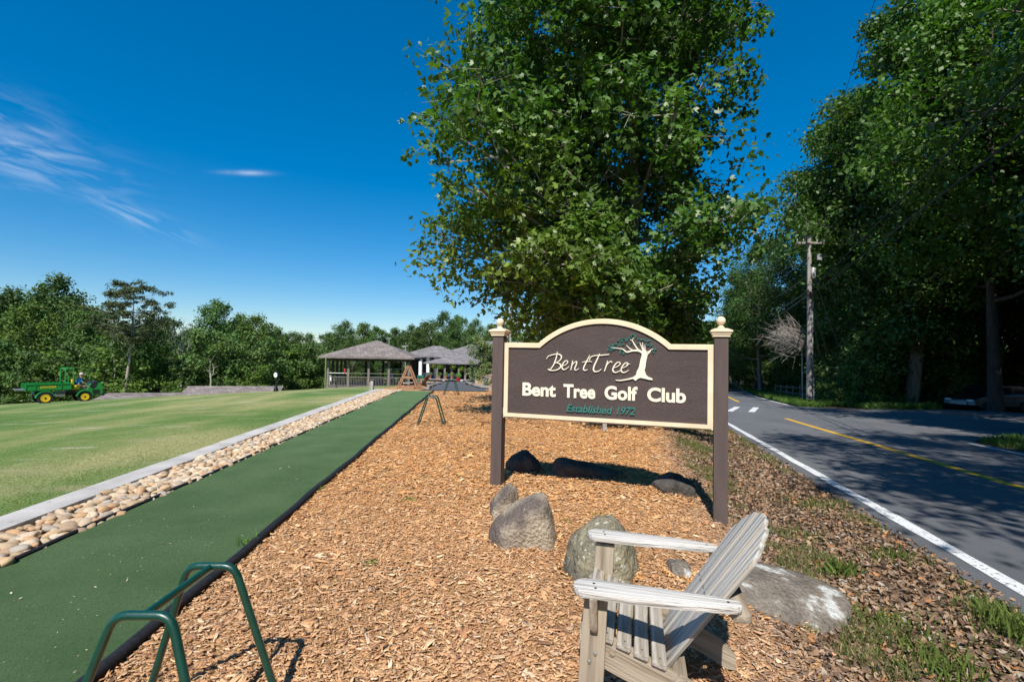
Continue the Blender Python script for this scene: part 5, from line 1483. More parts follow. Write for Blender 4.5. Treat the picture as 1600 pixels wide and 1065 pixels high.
for k in range(4): MB().box((random.uniform(-.3, .3), -.22, zc1 + random.uniform(-.4, .3)), (.22, .14, .18)).build('cable_clamp', M['black_plastic'], PP)
MB().tube([(.2, -.1, .1), (.21, -.08, Hp * .62)], .035, 6).build('conduit', M['galv'], PP)
sg = MB().bar((.12, -.35, .0), (.12, -.35, 1.9), .05, .05).build('guy_guard', M['galv'], PP)

def wire(p, q, sag, r, m, label, group='overhead wires at the utility pole'):
    P = []
    n = 28
    for k in range(n + 1):
        t_ = k / n; v = Vector(p).lerp(Vector(q), t_); v.z -= sag * 4 * t_ * (1 - t_); P.append(v)
    o = MB().tube(P, r, 5).build('overhead_wire', m, smooth=True); tag(o, label, 'wire', group); return o
top = Vector((PXp, PYp, pz))
# towards (and past) the camera, high on the right
def behind(px, py, Y, Yend=-9):
    """wire from a pole height through the sight line at (px,py,Y) carried on past the camera"""
    return atY(px, py, Y)
def through(zp, px, py, Y, xoff=0, s=1.35):
    a = top + Vector((xoff, -.2, zp)); b = atY(px, py, Y); return a, a + (b - a) * s
wl_ = []
a, b = through(za + .2, 1367, 0, 20.0, -.9, 1.9); wl_.append((a, b, .0, .012, 'thin upper wire crossing the open sky right of the big tree'))
a, b = through(za + .2, 1520, 0, 15.0, 1.0, 1.9); wl_.append((a, b, .0, .011, 'thin upper wire running up in front of the dark trees'))
a, b = through(zc1, 1600, 120, 9.6, 0, 1.7); wl_.append((a, b, .0, .024, 'thick black cable climbing to the upper right frame edge'))
a, b = through(zc1 - .35, 1600, 205, 8.4, 0, 1.7); wl_.append((a, b, .0, .022, 'lower thick black cable sagging beside the first one'))
for a, b, sg_, r, lb in wl_: wire(a, b, sg_, r, M['wire'], lb)
# away from the camera, left of the pole
far_l = [(zb1 + .2, 1140, 452, 95, 'upper pale wire leaving the pole towards the far road'), (zb1 - .1, 1140, 470, 95, 'second pale wire leaving the pole towards the far road'),
         (ztr - .3, 1140, 490, 95, 'third wire leaving the pole towards the far road'), (zc1, 1140, 512, 95, 'low cable leaving the pole towards the far road'), (zc1 - .3, 1140, 523, 95, 'lowest cable leaving the pole towards the far road')]
for zp, px, py, Y, lb in far_l: wire(top + Vector((-.1, 0, zp)), atY(px, py, Y), .9, .026, M['wire_pale'], lb)
for (z0, dx, dz, lb) in ((zc1, 2.2, -3.2, 'short guy wire slanting down right of the pole'), (zc1 - .1, 1.7, -3.0, 'second short guy wire slanting down right of the pole'), (zb1, 2.6, -4.2, 'long service wire slanting down to the right of the pole')):
    wire(top + Vector((0, 0, z0)), top + Vector((dx * 1.6, 3, z0 + dz * 1.5)), .2, .02, M['wire_pale'], lb)
# coil of spare cable hanging on the thick wire; its shadow falls on the road
sh = ground(1305, 715.5); wa, wb = wl_[3][0], wl_[3][1]
best = min((((wa.lerp(wb, k / 200) + LD * ((Hz(sh.x, sh.y) - wa.lerp(wb, k / 200).z) / LD.z)) - sh).length, k) for k in range(201))
wc = wa.lerp(wb, best[1] / 200); wd = (wb - wa).normalized(); wz = Vector((0, 0, 1)); wz = (wz - wd * wz.dot(wd)).normalized()
ring_ = [wc + wd * math.cos(a) * .62 + (wz * math.sin(a) * .26) - Vector((0, 0, .28)) for a in np.linspace(0, 2 * PI, 33)]
t = tag(MB().tube(ring_, .03, 6, cap=False).build('cable_coil', M['wire'], smooth=True), 'oval coil of spare black cable strapped under the overhead line', 'cable coil')

# second pole with transformers, far behind the sign
p = atY(797, 560, 55); zg = Hz(p.x, 55)
P2 = thing('utility_pole', 'distant utility pole with two pale transformer cans behind the left sign post', 'utility pole', (p.x, 55, zg))
zt = atY(797, 455, 55).z - zg
MB().tube([(0, 0, -.2), (0, 0, zt)], [.17, .12], 10).build('pole', M['pole_wood'], P2, smooth='auto')
for px, py in ((790.5, 505), (803.0, 506)):
    q = atY(px, py, 54.8); MB().lathe([(.20, 0), (.24, .04), (.24, .66), (.18, .74), (.05, .78), (.05, .95), (.02, .97)], 12).build('transformer', M['white_plastic'], P2, smooth='auto', loc=(q.x - p.x, -.2, q.z - zg))
MB().bar((-.6, -.1, zt - .5), (.6, -.1, zt - .5), .1, .12).build('crossarm', M['pole_wood'], P2)

# ---- split rail fence along the far verge
fa = atY(1212, 612, 50); fb = atY(1262, 620, 39.5)
fr = thing('split_rail_fence', 'old grey split rail fence in the tall grass left of the utility pole', 'fence', (fa.x, fa.y, 0))
n = 5
for k in range(n + 1):
    x = (fb.x - fa.x) * k / n; y = (fb.y - fa.y) * k / n; z = Hz(fa.x + x, fa.y + y)
    MB().tube([(x, y, z - .1), (x + .02, y, z + 1.25)], [.08, .07], 6).build('post', M['bark'], fr)
    if k < n:
        x2 = (fb.x - fa.x) * (k + 1) / n; y2 = (fb.y - fa.y) * (k + 1) / n; z2 = Hz(fa.x + x2, fa.y + y2)
        for h in (.55, 1.05): MB().tube([(x, y, z + h), (x2, y2, z2 + h)], .05, 6).build('rail', M['bark'], fr)

# ---- parked cars under the trees
def car(label, loc, rz, m):
    t = thing('parked_car', label, 'car', loc, rz)
    prof = [(-2.2, .35), (-2.25, .75), (-2.1, .98), (-1.75, 1.05), (.9, 1.0), (1.7, .88), (2.15, .72), (2.2, .35), (1.75, .28), (-1.8, .28)]
    MB().prism(prof, -.88, .88, TOZ).build('body', m, t, bevel=.06, seg=3)
    cab = [(-2.0, 1.0), (-1.75, 1.42), (-1.3, 1.55), (.0, 1.55), (.45, 1.35), (.95, 1.0)]
    MB().prism(cab, -.74, .74, TOZ).build('cabin', m, t, bevel=.05, seg=2)
    for s in (-1, 1):
        MB().prism([(-1.75, 1.06), (-1.55, 1.38), (-.75, 1.44), (-.75, 1.06)], s * .742, s * .752, TOZ).build('window', M['glass_dark'], t)
        MB().prism([(-.65, 1.06), (-.65, 1.44), (-.05, 1.44), (.3, 1.30), (.72, 1.06)], s * .742, s * .752, TOZ).build('window', M['glass_dark'], t)
    MB().bar((.94, 0, 1.06), (.50, 0, 1.37), 1.30, .012).build('windscreen', M['glass_dark'], t)
    for x in (-1.35, 1.35):
        for s in (-1, 1):
            w = MB().lathe([(.18, -.11), (.31, -.11), (.33, -.07), (.33, .07), (.31, .11), (.18, .11)], 20).build('wheel', M['tyre'], t, smooth='auto', loc=(x, s * .80, .33), rot=(PI / 2, 0, 0))
            MB().lathe([(.19, -.10), (.20, .10)], 16).build('rim', M['galv'], w)
    for s in (-1, 1):
        MB().box((2.17, s * .6, .66), (.06, .34, .12)).build('headlight', M['white_plastic'], t, bevel=.02); MB().box((-2.22, s * .66, .80), (.06, .26, .16)).build('tail_light', M['red'], t, bevel=.02)
    MB().box((2.20, 0, .5), (.05, .9, .2)).build('grille', M['galv'], t)
    return t
for px, Y, rz, m, lb in ((1490, 34, 200, 'car_blue', 'blue grey parked car half hidden in the woods, left of the dark trunk'), (1545, 29, 190, 'car_dark', 'dark parked car in the deep shade at the right edge of the woods')):
    q = atY(px, 630, Y); car(lb, (q.x, Y, Hz(q.x, Y)), math.radians(rz), M[m])
p = ground(1368, 637.5)
o = MB().lathe([(.10, -.05), (.22, .02), (.24, .12), (.16, .22), (.04, .25)], 9).build('pale_stone', M['concrete'], smooth=True, loc=(p.x, p.y, Hz(p.x, p.y))); o.scale = (1.3, .9, .8); tag(o, 'pale stone lying on the verge beside the road under the trees', 'stone')
# small stake by the tree and tiny plant tag
p = ground(944.5, 672); t = thing('wooden_stake', 'short pale wooden stake on the chips seen below the sign panel', 'stake', (p.x, p.y, Hz(p.x, p.y)))
MB().box((0, 0, .16), (.09, .09, .36)).build('shaft', M['deadwood'], t, bevel=.008); MB().box((0, -.05, .26), (.06, .012, .05)).build('plate', M['galv'], t)
# ================================================================== TREES
def tubes_mesh(segs, n=6):
    mb = MB()
    for P, R in segs: mb.tube(P, R, n, cap=False)
    me = bpy.data.meshes.new('trunk'); me.from_pydata(mb.v, [], mb.f); me.polygons.foreach_set('use_smooth', [True] * len(me.polygons)); return me
STAR = []
for k in range(5):
    a = math.radians(90 + (k - 2) * 62); r1 = (.36, .50, .60, .50, .36)[k]
    STAR.append((a, r1))
def star_leaf():
    pts = [(0, 0, 0)]
    per = [(-.04, -.34)]
    ang = [195, 150, 118, 90, 62, 30, -15]
    rad = [.42, .50, .19, .62, .19, .50, .42]
    per = [(math.cos(math.radians(a)) * r, math.sin(math.radians(a)) * r) for a, r in zip(ang, rad)] + [(0, -.30)]
    V = [(0, 0, -.03)] + [(x, y, .10 * abs(x) + (-.10 * max(y, 0) ** 2 * 2)) for x, y in per]
    n = len(per); F = [(0, (k + 1) % n + 1, k + 1) for k in range(n)]
    return np.array(V), np.array(F)
SV, SF = star_leaf()
DV = np.array([(-.5, 0, 0), (0, -.3, .07), (.5, 0, -.03), (0, .3, .07)]); DF = np.array([(0, 1, 3), (1, 2, 3)])
def leaves_mesh(name, P, out, size, col, tv=DV, tf=DF, r=RNG, droop=.5):
    n = len(P)
    nrm = r.normal(size=(n, 3)) * .75 + out * .55 + np.array([0, 0, .75]); nrm /= np.linalg.norm(nrm, axis=1)[:, None]
    tdir = out + r.normal(size=(n, 3)) * .9 + np.array([0, 0, -droop]); tdir -= nrm * np.sum(tdir * nrm, 1)[:, None]; tdir /= np.linalg.norm(tdir, axis=1)[:, None] + 1e-9
    b = np.cross(nrm, tdir)
    R = np.stack([b, tdir, nrm], -1) if tv is SV else np.stack([tdir, b, nrm], -1)
    s = size * r.uniform(.65, 1.3, n)
    V = np.einsum('nij,nkj->nki', R, tv[None] * s[:, None, None]) + P[:, None, :]
    k = len(tv); F = tf[None] + (np.arange(n) * k)[:, None, None]
    return np_mesh(name, V.reshape(-1, 3), F.reshape(-1, 3), np.repeat(col, k, 0))

def grow(r, height, crown0, prof, n_limb=16, n_sub=5, trunk_r=None, lean=(0, 0), up=.35, wob=.25, n_twig=3, centre=None, bias=0):
    """trunk, limbs and twig ends; prof(h, az) = reach of the crown at share h of the height"""
    tr = trunk_r or height * .014
    cx = centre or (lambda z: (0, 0))
    path = []; n = 9
    wx, wy = r.normal(size=2) * wob
    for k in range(n + 1):
        t_ = k / n; path.append(Vector((lean[0] * t_ * height + wx * math.sin(t_ * 4), lean[1] * t_ * height + wy * math.sin(t_ * 3.3), height * .97 * t_)))
    segs = [([Vector((path[0].x, path[0].y, -.35))] + path, [tr * 1.5] + [tr * 1.18 if k == 0 else tr * (1 - .88 * k / n) for k in range(n + 1)])]
    tips = []; tipw = []
    def at(z):
        q = min(max(z / (height * .97) * n, 0), n - 1e-4); i = int(q); return path[i].lerp(path[i + 1], q - i)
    for k in range(n_limb):
        hs_ = crown0 + (.97 - crown0) * ((k + r.uniform(.1, .9)) / n_limb)
        az = k * 2.4 + r.uniform(-.5, .5)
        if bias:
            for _ in range(30):
                az = r.uniform(0, 6.283)
                if r.uniform(0, 1) < (prof(hs_, az) / bias) ** 1.3: break
        reach = prof(hs_, az) * (r.uniform(.72, 1.0) if bias else 1)
        if reach < .15: continue
        d = Vector((math.cos(az), math.sin(az), 0))
        st_h = max(hs_ - up * reach / height * .8, crown0 * .6 + .05)
        a = at(st_h * height); end = Vector((0, 0, 0)); c = cx(hs_ * height)
        end = Vector((c[0], c[1], 0)) + Vector((at(hs_ * height).x, at(hs_ * height).y, hs_ * height)) + d * reach
        mid = a.lerp(end, .5) + Vector((r.normal() * .2, r.normal() * .2, -.06 * reach + r.normal() * .15))
        lr = tr * (.42 * (1 - hs_) + .12)
        P = [a, a.lerp(mid, .5) + Vector((0, 0, -.03 * reach)), mid, mid.lerp(end, .55) + Vector((0, 0, .03 * reach)), end]
        segs.append((P, [lr, lr * .8, lr * .6, lr * .4, lr * .15]))
        tips.append(end)
        for j in range(n_sub):
            u_ = r.uniform(.25, .98); i = min(int(u_ * 4), 3); b0 = P[i].lerp(P[i + 1], u_ * 4 - i)
            L_ = min(reach * r.uniform(.22, .5) * (1.15 - .5 * u_) + .3, 1.7 if bias else 9)
            dd = (d * .6 + Vector((r.normal(), r.normal(), r.normal() * .6 + .15))).normalized()
            e = b0 + dd * L_; segs.append(([b0, b0.lerp(e, .5) + Vector((0, 0, -.05 * L_)), e], [lr * .3, lr * .2, lr * .07])); tips.append(e)
            if bias: tips.append(b0.lerp(e, .5))
            for q in range(n_twig):
                v = r.uniform(.3, 1); b1 = b0.lerp(e, v); e2 = b1 + Vector((r.normal(), r.normal(), r.normal() * .6)).normalized() * L_ * .45
                segs.append(([b1, e2], [lr * .12, lr * .04])); tips.append(e2)
    return segs, np.array([t_[:] for t_ in tips]), path

def clump_leaves(r, tips, per, rad, flat=.55, height=10, clumpcol=.22, tone=(1, 1, 1)):
    n = len(tips)
    P = np.repeat(tips, per, 0)
    cr = np.repeat(rad * r.uniform(.6, 1.3, n), per)
    d = r.normal(size=(n * per, 3)); d /= np.linalg.norm(d, axis=1)[:, None]
    q = r.uniform(0, 1, n * per) ** .45
    P = P + d * (cr * q)[:, None] * np.array([1, 1, flat])
    col = np.repeat(r.uniform(1 - clumpcol, 1 + clumpcol, (n, 1)), per, 0) * r.uniform(.8, 1.2, (n * per, 1)) * np.array([tone])
    yel = np.repeat(r.uniform(0, 1, n) < .12, per)[:, None]
    col = np.where(yel, col * np.array([[1.35, 1.18, .9]]), col)
    return P, d, col

def tree_proto(seed, height, cr, crown0, leaf, per, n_limb=18, n_sub=5, shape='round', crad=.7, tone=(1, 1, 1), n_twig=3, flat=.6):
    r = np.random.default_rng(seed)
    bulge = r.uniform(.75, 1.25, 7)
    def prof(h, az):
        t_ = (h - crown0) / (1 - crown0)
        b = bulge[int((az % 6.283) / 6.284 * 7)]
        if shape == 'round': v = math.sin(PI * min(max(t_ * .88 + .14, 0), 1)) ** .62
        elif shape == 'tall': v = (1 - t_ * .62) * (.65 + .35 * math.sin(t_ * 7 + seed))
        elif shape == 'bush': v = math.sqrt(max(1 - t_ * t_, 0))
        else: v = 1
        return cr * v * b
    segs, tips, path = grow(r, height, crown0, prof, n_limb, n_sub, n_twig=n_twig)
    P, out, col = clump_leaves(r, tips, per, crad, flat, height, tone=tone)
    ok = P[:, 2] > .1; P, out, col = P[ok], out[ok], col[ok]
    return tubes_mesh(segs, 6), leaves_mesh('crown', P, out, leaf, col, r=r)

def plant_tree(name, meshes, loc, scale, rz, label, cat, group, bark, leafm, sz=None):
    t = thing(name, label, cat, loc, rz, group)
    t.scale = (scale, scale, sz or scale)
    a = link('trunk', meshes[0], bark, t)
    b = link('crown', meshes[1], leafm, t)
    return t
BARK = M['bark']
# prototypes: height ~ 20
near_p = [tree_proto(101, 20, 4.6, .20, .23, 54, 26, 6, 'round', 1.05, flat=.75), tree_proto(102, 21, 5.2, .26, .23, 54, 26, 6, 'round', 1.1, flat=.75), tree_proto(103, 22, 4.0, .14, .23, 54, 28, 6, 'tall', 1.0, flat=.75), tree_proto(104, 19, 5.0, .28, .23, 54, 26, 6, 'round', 1.1, tone=(1.2, 1.15, .85), flat=.75)]
far_p = [tree_proto(201, 14, 4.6, .10, .34, 30, 24, 5, 'round', 1.1, n_twig=2, flat=.9), tree_proto(202, 15, 4.0, .08, .34, 30, 24, 5, 'round', 1.05, n_twig=2, tone=(.85, .97, .9), flat=.9), tree_proto(203, 15, 3.8, .12, .34, 30, 26, 5, 'tall', 1.1, n_twig=2, flat=.9), tree_proto(204, 13, 4.8, .06, .34, 30, 24, 5, 'round', 1.1, n_twig=2, tone=(1.2, 1.12, .85), flat=.9)]
bush_p = [tree_proto(301, 3.2, 1.7, .05, .17, 26, 14, 5, 'bush', .42, n_twig=1), tree_proto(302, 2.6, 1.6, .04, .17, 26, 14, 5, 'bush', .40, n_twig=1, tone=(1.1, 1.1, .8))]

# ---- the big maple-like tree behind the sign
def main_tree():
    r = np.random.default_rng(11)
    TY = 12.0; base = atY(990, 660, TY); bx = base.x; bz = Hz(bx, TY)
    left = [(-400, 700), (0, 690), (60, 665), (110, 655), (170, 680), (205, 628), (235, 606), (300, 622), (350, 638), (400, 655), (440, 664), (470, 715), (500, 770), (540, 830)]
    right = [(-400, 1130), (0, 1150), (50, 1160), (100, 1162), (160, 1170), (200, 1192), (260, 1186), (330, 1172), (400, 1160), (450, 1145), (480, 1135), (540, 1110)]
    ly = [p[0] for p in left]; lx = [p[1] for p in left]; ry = [p[0] for p in right]; rx = [p[1] for p in right]
    HT = 15.5
    def side(h):
        z = h * HT + bz
        py = 560 - (z - CAMZ) / TY * FPX
        xl = (np.interp(py, ly, lx) - 800) / FPX * TY - bx; xr = (np.interp(py, ry, rx) - 800) / FPX * TY - bx
        top = np.clip((1 - h) / .25, 0, 1) ** .5
        return -xl * top, xr * top
    def prof(h, az):
        a, b = side(h); c, s = math.cos(az), math.sin(az)
        rx_ = b if c > 0 else a
        ry_ = min(4.2, .9 * (a + b) / 2)
        return .93 / math.sqrt((c / rx_) ** 2 + (s / ry_) ** 2)
    segs, tips, path = grow(r, HT, .155, prof, 104, 7, trunk_r=.17, up=.5, wob=.12, n_twig=4, bias=6.0)
    # inner fill so the middle is not hollow
    P, out, col = clump_leaves(r, tips, 25, .44, .75, HT, .25)
    ctr = np.array([.3, 0, 0]); o2 = P * np.array([1, 1, .15]); o2 /= np.linalg.norm(o2, axis=1)[:, None] + 1e-6
    out = out * .5 + o2 * .6
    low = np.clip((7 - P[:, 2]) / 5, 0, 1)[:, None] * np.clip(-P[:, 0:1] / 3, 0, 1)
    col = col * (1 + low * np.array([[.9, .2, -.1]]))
    zz_ = P[:, 2] + bz; pyy = 560 - (zz_ - CAMZ) / TY * FPX
    xw = P[:, 0] + bx; sc = FPX / np.maximum(TY + P[:, 1], 4); pxx = 800 + xw * sc; pyy = 560 - (zz_ - CAMZ) * sc
    wob_ = 22 * np.sin(pyy / 23.0) + 14 * np.sin(pyy / 9.0 + 2)
    okx = (pxx > np.interp(pyy, ly, lx) - 44 + wob_) & (pxx < np.interp(pyy, ry, rx) + 46 + wob_)
    ok = (P[:, 2] > 1.9) & okx; P, out, col = P[ok], out[ok], col[ok]
    print('main leaves', len(P))
    def inside(v):
        k_ = FPX / max(TY + v.y, 4); x_ = 800 + (v.x + bx) * k_; y_ = 560 - (v.z + bz - CAMZ) * k_
        return np.interp(y_, ly, lx) - 50 < x_ < np.interp(y_, ry, rx) + 40
    segs = segs[:1] + [sg for sg in segs[1:] if inside(sg[0][-1])]
    t = thing('shade_tree', 'large leafy broad crowned tree standing right behind the golf club sign', 'tree', (bx, TY, bz))
    me = tubes_mesh(segs, 7)
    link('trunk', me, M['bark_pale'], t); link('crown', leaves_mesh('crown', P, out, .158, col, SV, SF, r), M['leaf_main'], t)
main_tree()

# ---- small pale tree left of the sign
r = np.random.default_rng(5)
p = atY(764, 596, 34); me_ = tree_proto(401, 3.3, 1.3, .30, .11, 60, 18, 5, 'bush', .30, n_twig=2)
plant_tree('small_tree', me_, (p.x, 34, Hz(p.x, 34)), .98, 0, 'small pale green tree on the mulch beside the left sign post', 'tree', None, M['bark_pale'], M['leaf_pale'])

# ---- left and middle tree line
G1 = 'leafy trees of the wood beyond the lawn'
def line_tree(px, ytop, Y, proto, label, wscale=1.0, group=G1, name='leafy_tree', leafm=None, bark=None, base=15.0):
    q = atY(px, ytop, Y); zg = Hz(q.x, Y); h = q.z - zg
    hp = {0: 14, 1: 15, 2: 15, 3: 13}[proto] * 1.02
    sz = h / hp
    return plant_tree(name, far_p[proto], (q.x, Y, zg), sz * wscale, random.uniform(0, 6.28), label, 'tree', group, bark or BARK, leafm or M['leaf_far'], sz)
front = [(-40, 455, 58, 1), (12, 452, 60, 0), (52, 470, 56, 3), (92, 434, 62, 0), (128, 482, 57, 2), (160, 478, 60, 1), (183, 505, 54, 3), (232, 500, 58, 0), (262, 492, 62, 1), (300, 512, 66, 2), (338, 466, 58, 1), (372, 492, 62, 0), (404, 490, 60, 3), (436, 512, 64, 1), (462, 517, 66, 2), (480, 522, 70, 0),
         (512, 518, 80, 1), (538, 503, 78, 0), (566, 502, 84, 3), (592, 509, 80, 1), (618, 511, 86, 2), (645, 509, 84, 0), (668, 500, 86, 3), (692, 488, 88, 0), (716, 491, 92, 1), (742, 500, 94, 0), (768, 506, 96, 2), (800, 500, 98, 1), (832, 506, 96, 3), (870, 500, 98, 0), (910, 505, 96, 1), (955, 500, 98, 2), (1000, 505, 96, 0), (1045, 500, 94, 3), (1090, 495, 100, 1)]
desc = ['tall rounded', 'dark', 'broad', 'bright green', 'narrow', 'low', 'bushy', 'full']
k = 0
ORD = ['first', 'second', 'third', 'fourth', 'fifth', 'sixth', 'seventh', 'eighth', 'ninth', 'tenth', 'eleventh', 'twelfth', 'thirteenth', 'fourteenth', 'fifteenth', 'sixteenth', 'seventeenth', 'eighteenth', 'nineteenth', 'twentieth']
lefts = sorted([f[0] for f in front if f[0] < 193], reverse=True); rights = [f[0] for f in front if 193 < f[0] < 500]; mids = [f[0] for f in front if f[0] >= 500]
for (px, yt, Y, pr_) in front:
    if px < 500: lab = 'leafy tree fronting the wood, ' + (ORD[lefts.index(px)] + ' to the left of the lone pine' if px < 193 else ORD[rights.index(px)] + ' to the right of the lone pine'); g_ = G1
    else: lab = 'leafy tree behind the roofs, ' + ORD[mids.index(px)] + ' going right from the pavilion\'s left corner'; g_ = 'leafy trees behind the pavilion and clubhouse'
    if px == 92: lab = 'tallest broad leafy tree at the left, above the utility vehicle'
    if px == 338: lab = 'tall round topped green tree standing above its neighbours right of the pine'
    if px == 692: lab = 'tall dark rounded tree rising above the clubhouse roof'
    line_tree(px, yt, Y, pr_, lab, 1.0, g_)
for i in range(44):         # second and third rows
    px = -70 + i * 27 + random.uniform(-8, 8); Y = random.uniform(74, 100)
    yt = float(np.interp(px, [0, 90, 150, 280, 340, 420, 470, 490, 530, 600, 690, 800, 1100], [462, 448, 490, 515, 492, 508, 528, 534, 518, 516, 505, 515, 505])) + random.uniform(2, 14)
    line_tree(px, yt, Y, random.randrange(4), 'leafy green tree deep in the wood beyond the lawn and clubhouse', 1.05, 'leafy trees deep in the wood beyond the lawn')
# bushes along the wood's edge
for i in range(46):
    px = -60 + i * 12.5 + random.uniform(-4, 4); Y = (50 if px < 500 else 66) + random.uniform(-1, 6); q = atY(px, 600, Y)
    s = random.uniform(.9, 1.7)
    if 430 < px < 500: Y = 62
    q = atY(px, 600, Y)
    plant_tree('bush', bush_p[i % 2], (q.x, Y, Hz(q.x, Y)), s * 1.25, random.uniform(0, 6), 'leafy green bush at the foot of the wood beyond the lawn', 'bush', 'bushes along the foot of the wood', BARK, M['leaf_far'])

# ---- pine on the left
def pine():
    r = np.random.default_rng(21)
    Y = 46; b = atY(193, 617, Y); tp = atY(211, 437, Y); zg = Hz(b.x, Y); Ht = tp.z - zg
    lean = ((tp.x - b.x) / Ht, 0)
    def prof(h, az): 
        if h < .52: return .9
        t_ = (h - .5) / .5
        return 3.2 * (math.sin(PI * min(t_ * .85 + .12, 1))) ** .8 * r.uniform(.6, 1.15)
    segs, tips, path = grow(r, Ht, .50, prof, 26, 4, trunk_r=.17, lean=lean, up=.2, wob=.15, n_twig=2)
    for z, dx in ((.40, .9), (.43, -.8), (.46, .7), (.36, -.5)):
        a = Vector((lean[0] * z * Ht, 0, z * Ht)); segs.append(([a, a + Vector((dx * .6, -.2, .4)), a + Vector((dx, -.3, 1.0))], [.05, .035, .012]))
    P, out, col = clump_leaves(r, tips, 40, .42, .55, Ht, .25, (1.05, 1, .9))
    t = thing('pine_tree', 'lone pine with long bare leaning trunk and open crown behind the utility vehicle', 'tree', (b.x, Y, zg))
    link('trunk', tubes_mesh(segs, 7), M['bark_pale'], t); link('crown', leaves_mesh('crown', P, out, .26, col, DV * np.array([1, .5, 1]), DF, r), M['needles'], t)
pine()
# bare grey snag
def snag(px, ytop, ybase, Y, label, seed, spread=1.4, name='dead_tree', n=9, th=.10):
    r = np.random.default_rng(seed); b = atY(px, ybase, Y); tp = atY(px, ytop, Y); zg = min(Hz(b.x, Y), b.z); Ht = tp.z - zg
    segs = [([Vector((0, 0, 0)), Vector((.05, 0, Ht * .4)), Vector((0, 0, Ht * .62))], [th, th * .7, th * .4])]
    for k in range(n):
        az = r.uniform(0, 6.28); st_ = r.uniform(.28, .6); a = Vector((0, 0, Ht * st_)); e = Vector((math.cos(az) * spread, math.sin(az) * spread * .6, Ht * r.uniform(.75, 1.0)))
        m_ = a.lerp(e, .45) + Vector((math.cos(az) * .15, 0, -.2)); segs.append(([a, m_, e], [th * .45, th * .3, th * .08]))
        for j in range(4):
            b0 = m_.lerp(e, r.uniform(0, .8)); e2 = b0 + Vector((r.normal() * .5, r.normal() * .4, abs(r.normal()) * .9)); segs.append(([b0, e2], [th * .16, th * .05]))
    o = link(name, tubes_mesh(segs, 5), M['deadwood'], None, (b.x, Y, zg)); tag(o, label, 'tree'); return o
snag(283, 495, 600, 49, 'bare pale grey dead tree with upright forks in front of the green wood', 31)
snag(178, 508, 600, 49.5, 'thin bare forked trunk left of the lone pine', 33, .7, n=4, th=.07)
snag(328, 560, 615, 47, 'slim pale bare trunk in front of the round topped tree', 35, .3, n=2, th=.10)
# pale dead brush by the utility pole
r = np.random.default_rng(77)
q = atY(1250, 510, PYp + 1.2); b = Vector((q.x - 0, PYp + 1.2, Hz(q.x, PYp + 1.2)))
segs = []
zc_ = q.z - b.z
segs.append(([Vector((.2, 0, 0)), Vector((.15, 0, zc_ - 1.2))], [.06, .04]))
for k in range(150):
    a = Vector((r.normal() * .25, r.normal() * .3, zc_ + r.normal() * .3 - 1.2)); d = Vector((-abs(r.normal()) * 1.3 - .4, r.normal() * .6, r.normal() * .8 + .7)); d = d.normalized() * r.uniform(.9, 2.6)
    e = a + d; segs.append(([a, a.lerp(e, .5) + Vector((0, 0, r.normal() * .12)), e], [.016, .011, .004]))
    for j in range(2):
        b0 = a.lerp(e, r.uniform(.4, .9)); segs.append(([b0, b0 + Vector((r.normal() * .4 - .3, r.normal() * .3, r.normal() * .3))], [.008, .003]))
tag(link('dead_branches', tubes_mesh(segs, 4), M['deadwood'], None, b), 'fan of pale dead bare branches left of the utility pole', 'dead tree')

# ---- woods on the right
GR = 'tall trees of the woods across the road'
LAB = 'tall dark leafy tree in the dense woods across the road'
def wood(x, y, s, pr_, lab=LAB, g_=GR, sz=None):
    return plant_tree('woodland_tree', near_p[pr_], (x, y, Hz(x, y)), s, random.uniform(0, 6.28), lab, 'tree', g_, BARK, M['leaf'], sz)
rw = random.Random(4)
# front row with visible trunks
tb = ground(1424, 641)
tb = atY(1424, 641, 31.5)
wood(tb.x, tb.y, 1.25, 2, 'tree with thick grey trunk, first in the shade right of the utility pole', 'tall trees of the woods across the road')
q = atY(1556, 640, 26.8)
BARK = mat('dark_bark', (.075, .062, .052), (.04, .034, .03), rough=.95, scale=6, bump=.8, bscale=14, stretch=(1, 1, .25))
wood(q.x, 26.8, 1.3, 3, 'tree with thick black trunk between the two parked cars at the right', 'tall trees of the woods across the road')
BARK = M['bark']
spots = [(28.6, 41.5, 1.22, 2), (30.6, 49, 1.08, 0), (31.5, 60, .92, 1), (34, 68, .9, 3), (38, 80, .85, 0), (42.5, 91, .9, 2), (30.5, 38.5, 1.36, 3), (29.0, 33.5, 1.30, 0), (33.5, 30, 1.3, 1), (39, 29, 1.3, 2), (45, 30, 1.3, 1),
         (34, 44, 1.35, 1), (39, 38, 1.35, 0), (36, 53, 1.2, 2), (42, 46, 1.3, 3), (41, 62, 1.1, 0), (47, 55, 1.2, 1), (48, 40, 1.35, 2), (53, 34, 1.35, 3), (46, 72, 1.0, 1), (51, 82, 1.0, 3), (55, 64, 1.15, 0), (57, 48, 1.3, 1), (60, 90, 1.0, 2), (49, 98, 1, 0), (63, 40, 1.35, 0)]
for (x, y, s, k) in spots: wood(x + rw.uniform(-.8, .8), y + rw.uniform(-.8, .8), s, k)
# at the end of the road and behind the big tree
for i in range(14):
    x = 22 + i * 3.2 + rw.uniform(-1, 1); y = 112 + rw.uniform(-6, 16); wood(x, y, rw.uniform(.62, .8), i % 4, 'leafy tree closing the view at the far end of the road', 'trees at the far end of the road')
for (x, y, s, k) in [(16, 70, .62, 0), (20, 82, .62, 3), (24, 96, .65, 1), (13, 84, .55, 2), (28, 104, .65, 0)]:
    wood(x, y, s, k, 'leafy tree on the near side of the road, beyond the big shade tree', 'trees on the near side of the road')
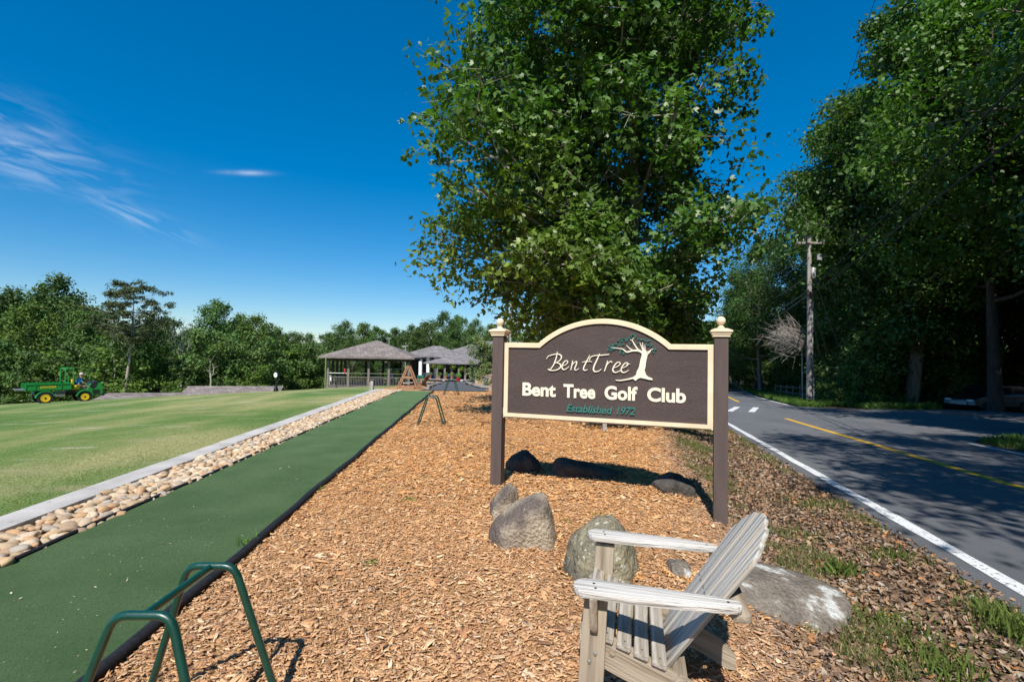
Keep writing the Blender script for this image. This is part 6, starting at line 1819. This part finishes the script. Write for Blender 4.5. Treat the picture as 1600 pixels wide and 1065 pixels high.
# nearer trees on the right, crowns reaching over the side road, and their neighbours that shade the road
for (x, y, s, k) in [(20.0, 12.6, 1.15, 1), (26.5, 16.5, 1.2, 0), (31.5, 21, 1.25, 3), (37, 24.5, 1.25, 1), (29, 11.5, 1.2, 2), (15.6, 8.4, .85, 2), (15.2, 2.6, .85, 0), (9.1, -3.0, .95, 1), (8.6, -12.5, .9, 3), (27, 10, 1.05, 3), (22.5, 3.5, 1.05, 0), (33, 14, 1.1, 2), (40, 18, 1.1, 1), (17.2, -1.5, .95, 0), (14.6, -9.5, 1.0, 3), (19, -7, 1.05, 1), (12.5, -17, 1.0, 2), (25, -2, 1.1, 2), (16, -18, 1.1, 0), (31, 3, 1.1, 1)]:
    if s > .1: wood(x, y, s, k, 'tall leafy tree on the near right beside the side road', 'trees on the near right by the side road')
# undergrowth
for i in range(34):
    y = 33 + rw.random() * 55; x = float(road_r(y)) + 8 + rw.random() * 26
    plant_tree('understory_tree', far_p[i % 4], (x, y, Hz(x, y)), rw.uniform(.42, .65), rw.uniform(0, 6), 'low dark leafy tree filling the woods across the road', 'tree', 'low trees filling the woods across the road', BARK, M['leaf'])
for i in range(26):
    x = 44 + i * 3.4 + rw.uniform(-1, 1); y = 70 + (26 - i) * 1.2 + rw.uniform(-5, 5)
    plant_tree('understory_tree', far_p[i % 4], (x, y, Hz(x, y)), rw.uniform(.9, 1.1), rw.uniform(0, 6), 'low dark leafy tree filling the woods across the road', 'tree', 'low trees filling the woods across the road', BARK, M['leaf'])
for i in range(72):
    y = 28 + rw.random() ** 1.2 * 62; x = float(road_r(y)) + 4.5 + rw.random() * 26
    if y < float(side_y1(np.array(x))) + 2: continue
    s = rw.uniform(.8, 1.7)
    plant_tree('bush', bush_p[i % 2], (x, y, Hz(x, y)), s, rw.uniform(0, 6), 'dark green bush in the undergrowth of the woods across the road', 'bush', 'bushes in the undergrowth across the road', BARK, M['leaf'])
for i in range(30):
    x = 44 + rw.random() * 26; y = 24 + rw.random() * 60; s = rw.uniform(1.6, 2.6)
    plant_tree('bush', bush_p[i % 2], (x, y, Hz(x, y)), s, rw.uniform(0, 6), 'dark green bush in the undergrowth of the woods across the road', 'bush', 'bushes in the undergrowth across the road', BARK, M['leaf'])
q = atY(1150, 585, 70); plant_tree('bush', bush_p[1], (q.x, 70, Hz(q.x, 70)), 1.6, 0, 'bright green sunlit bush beside the far road right of the sign post', 'bush', None, BARK, M['leaf_pale'])
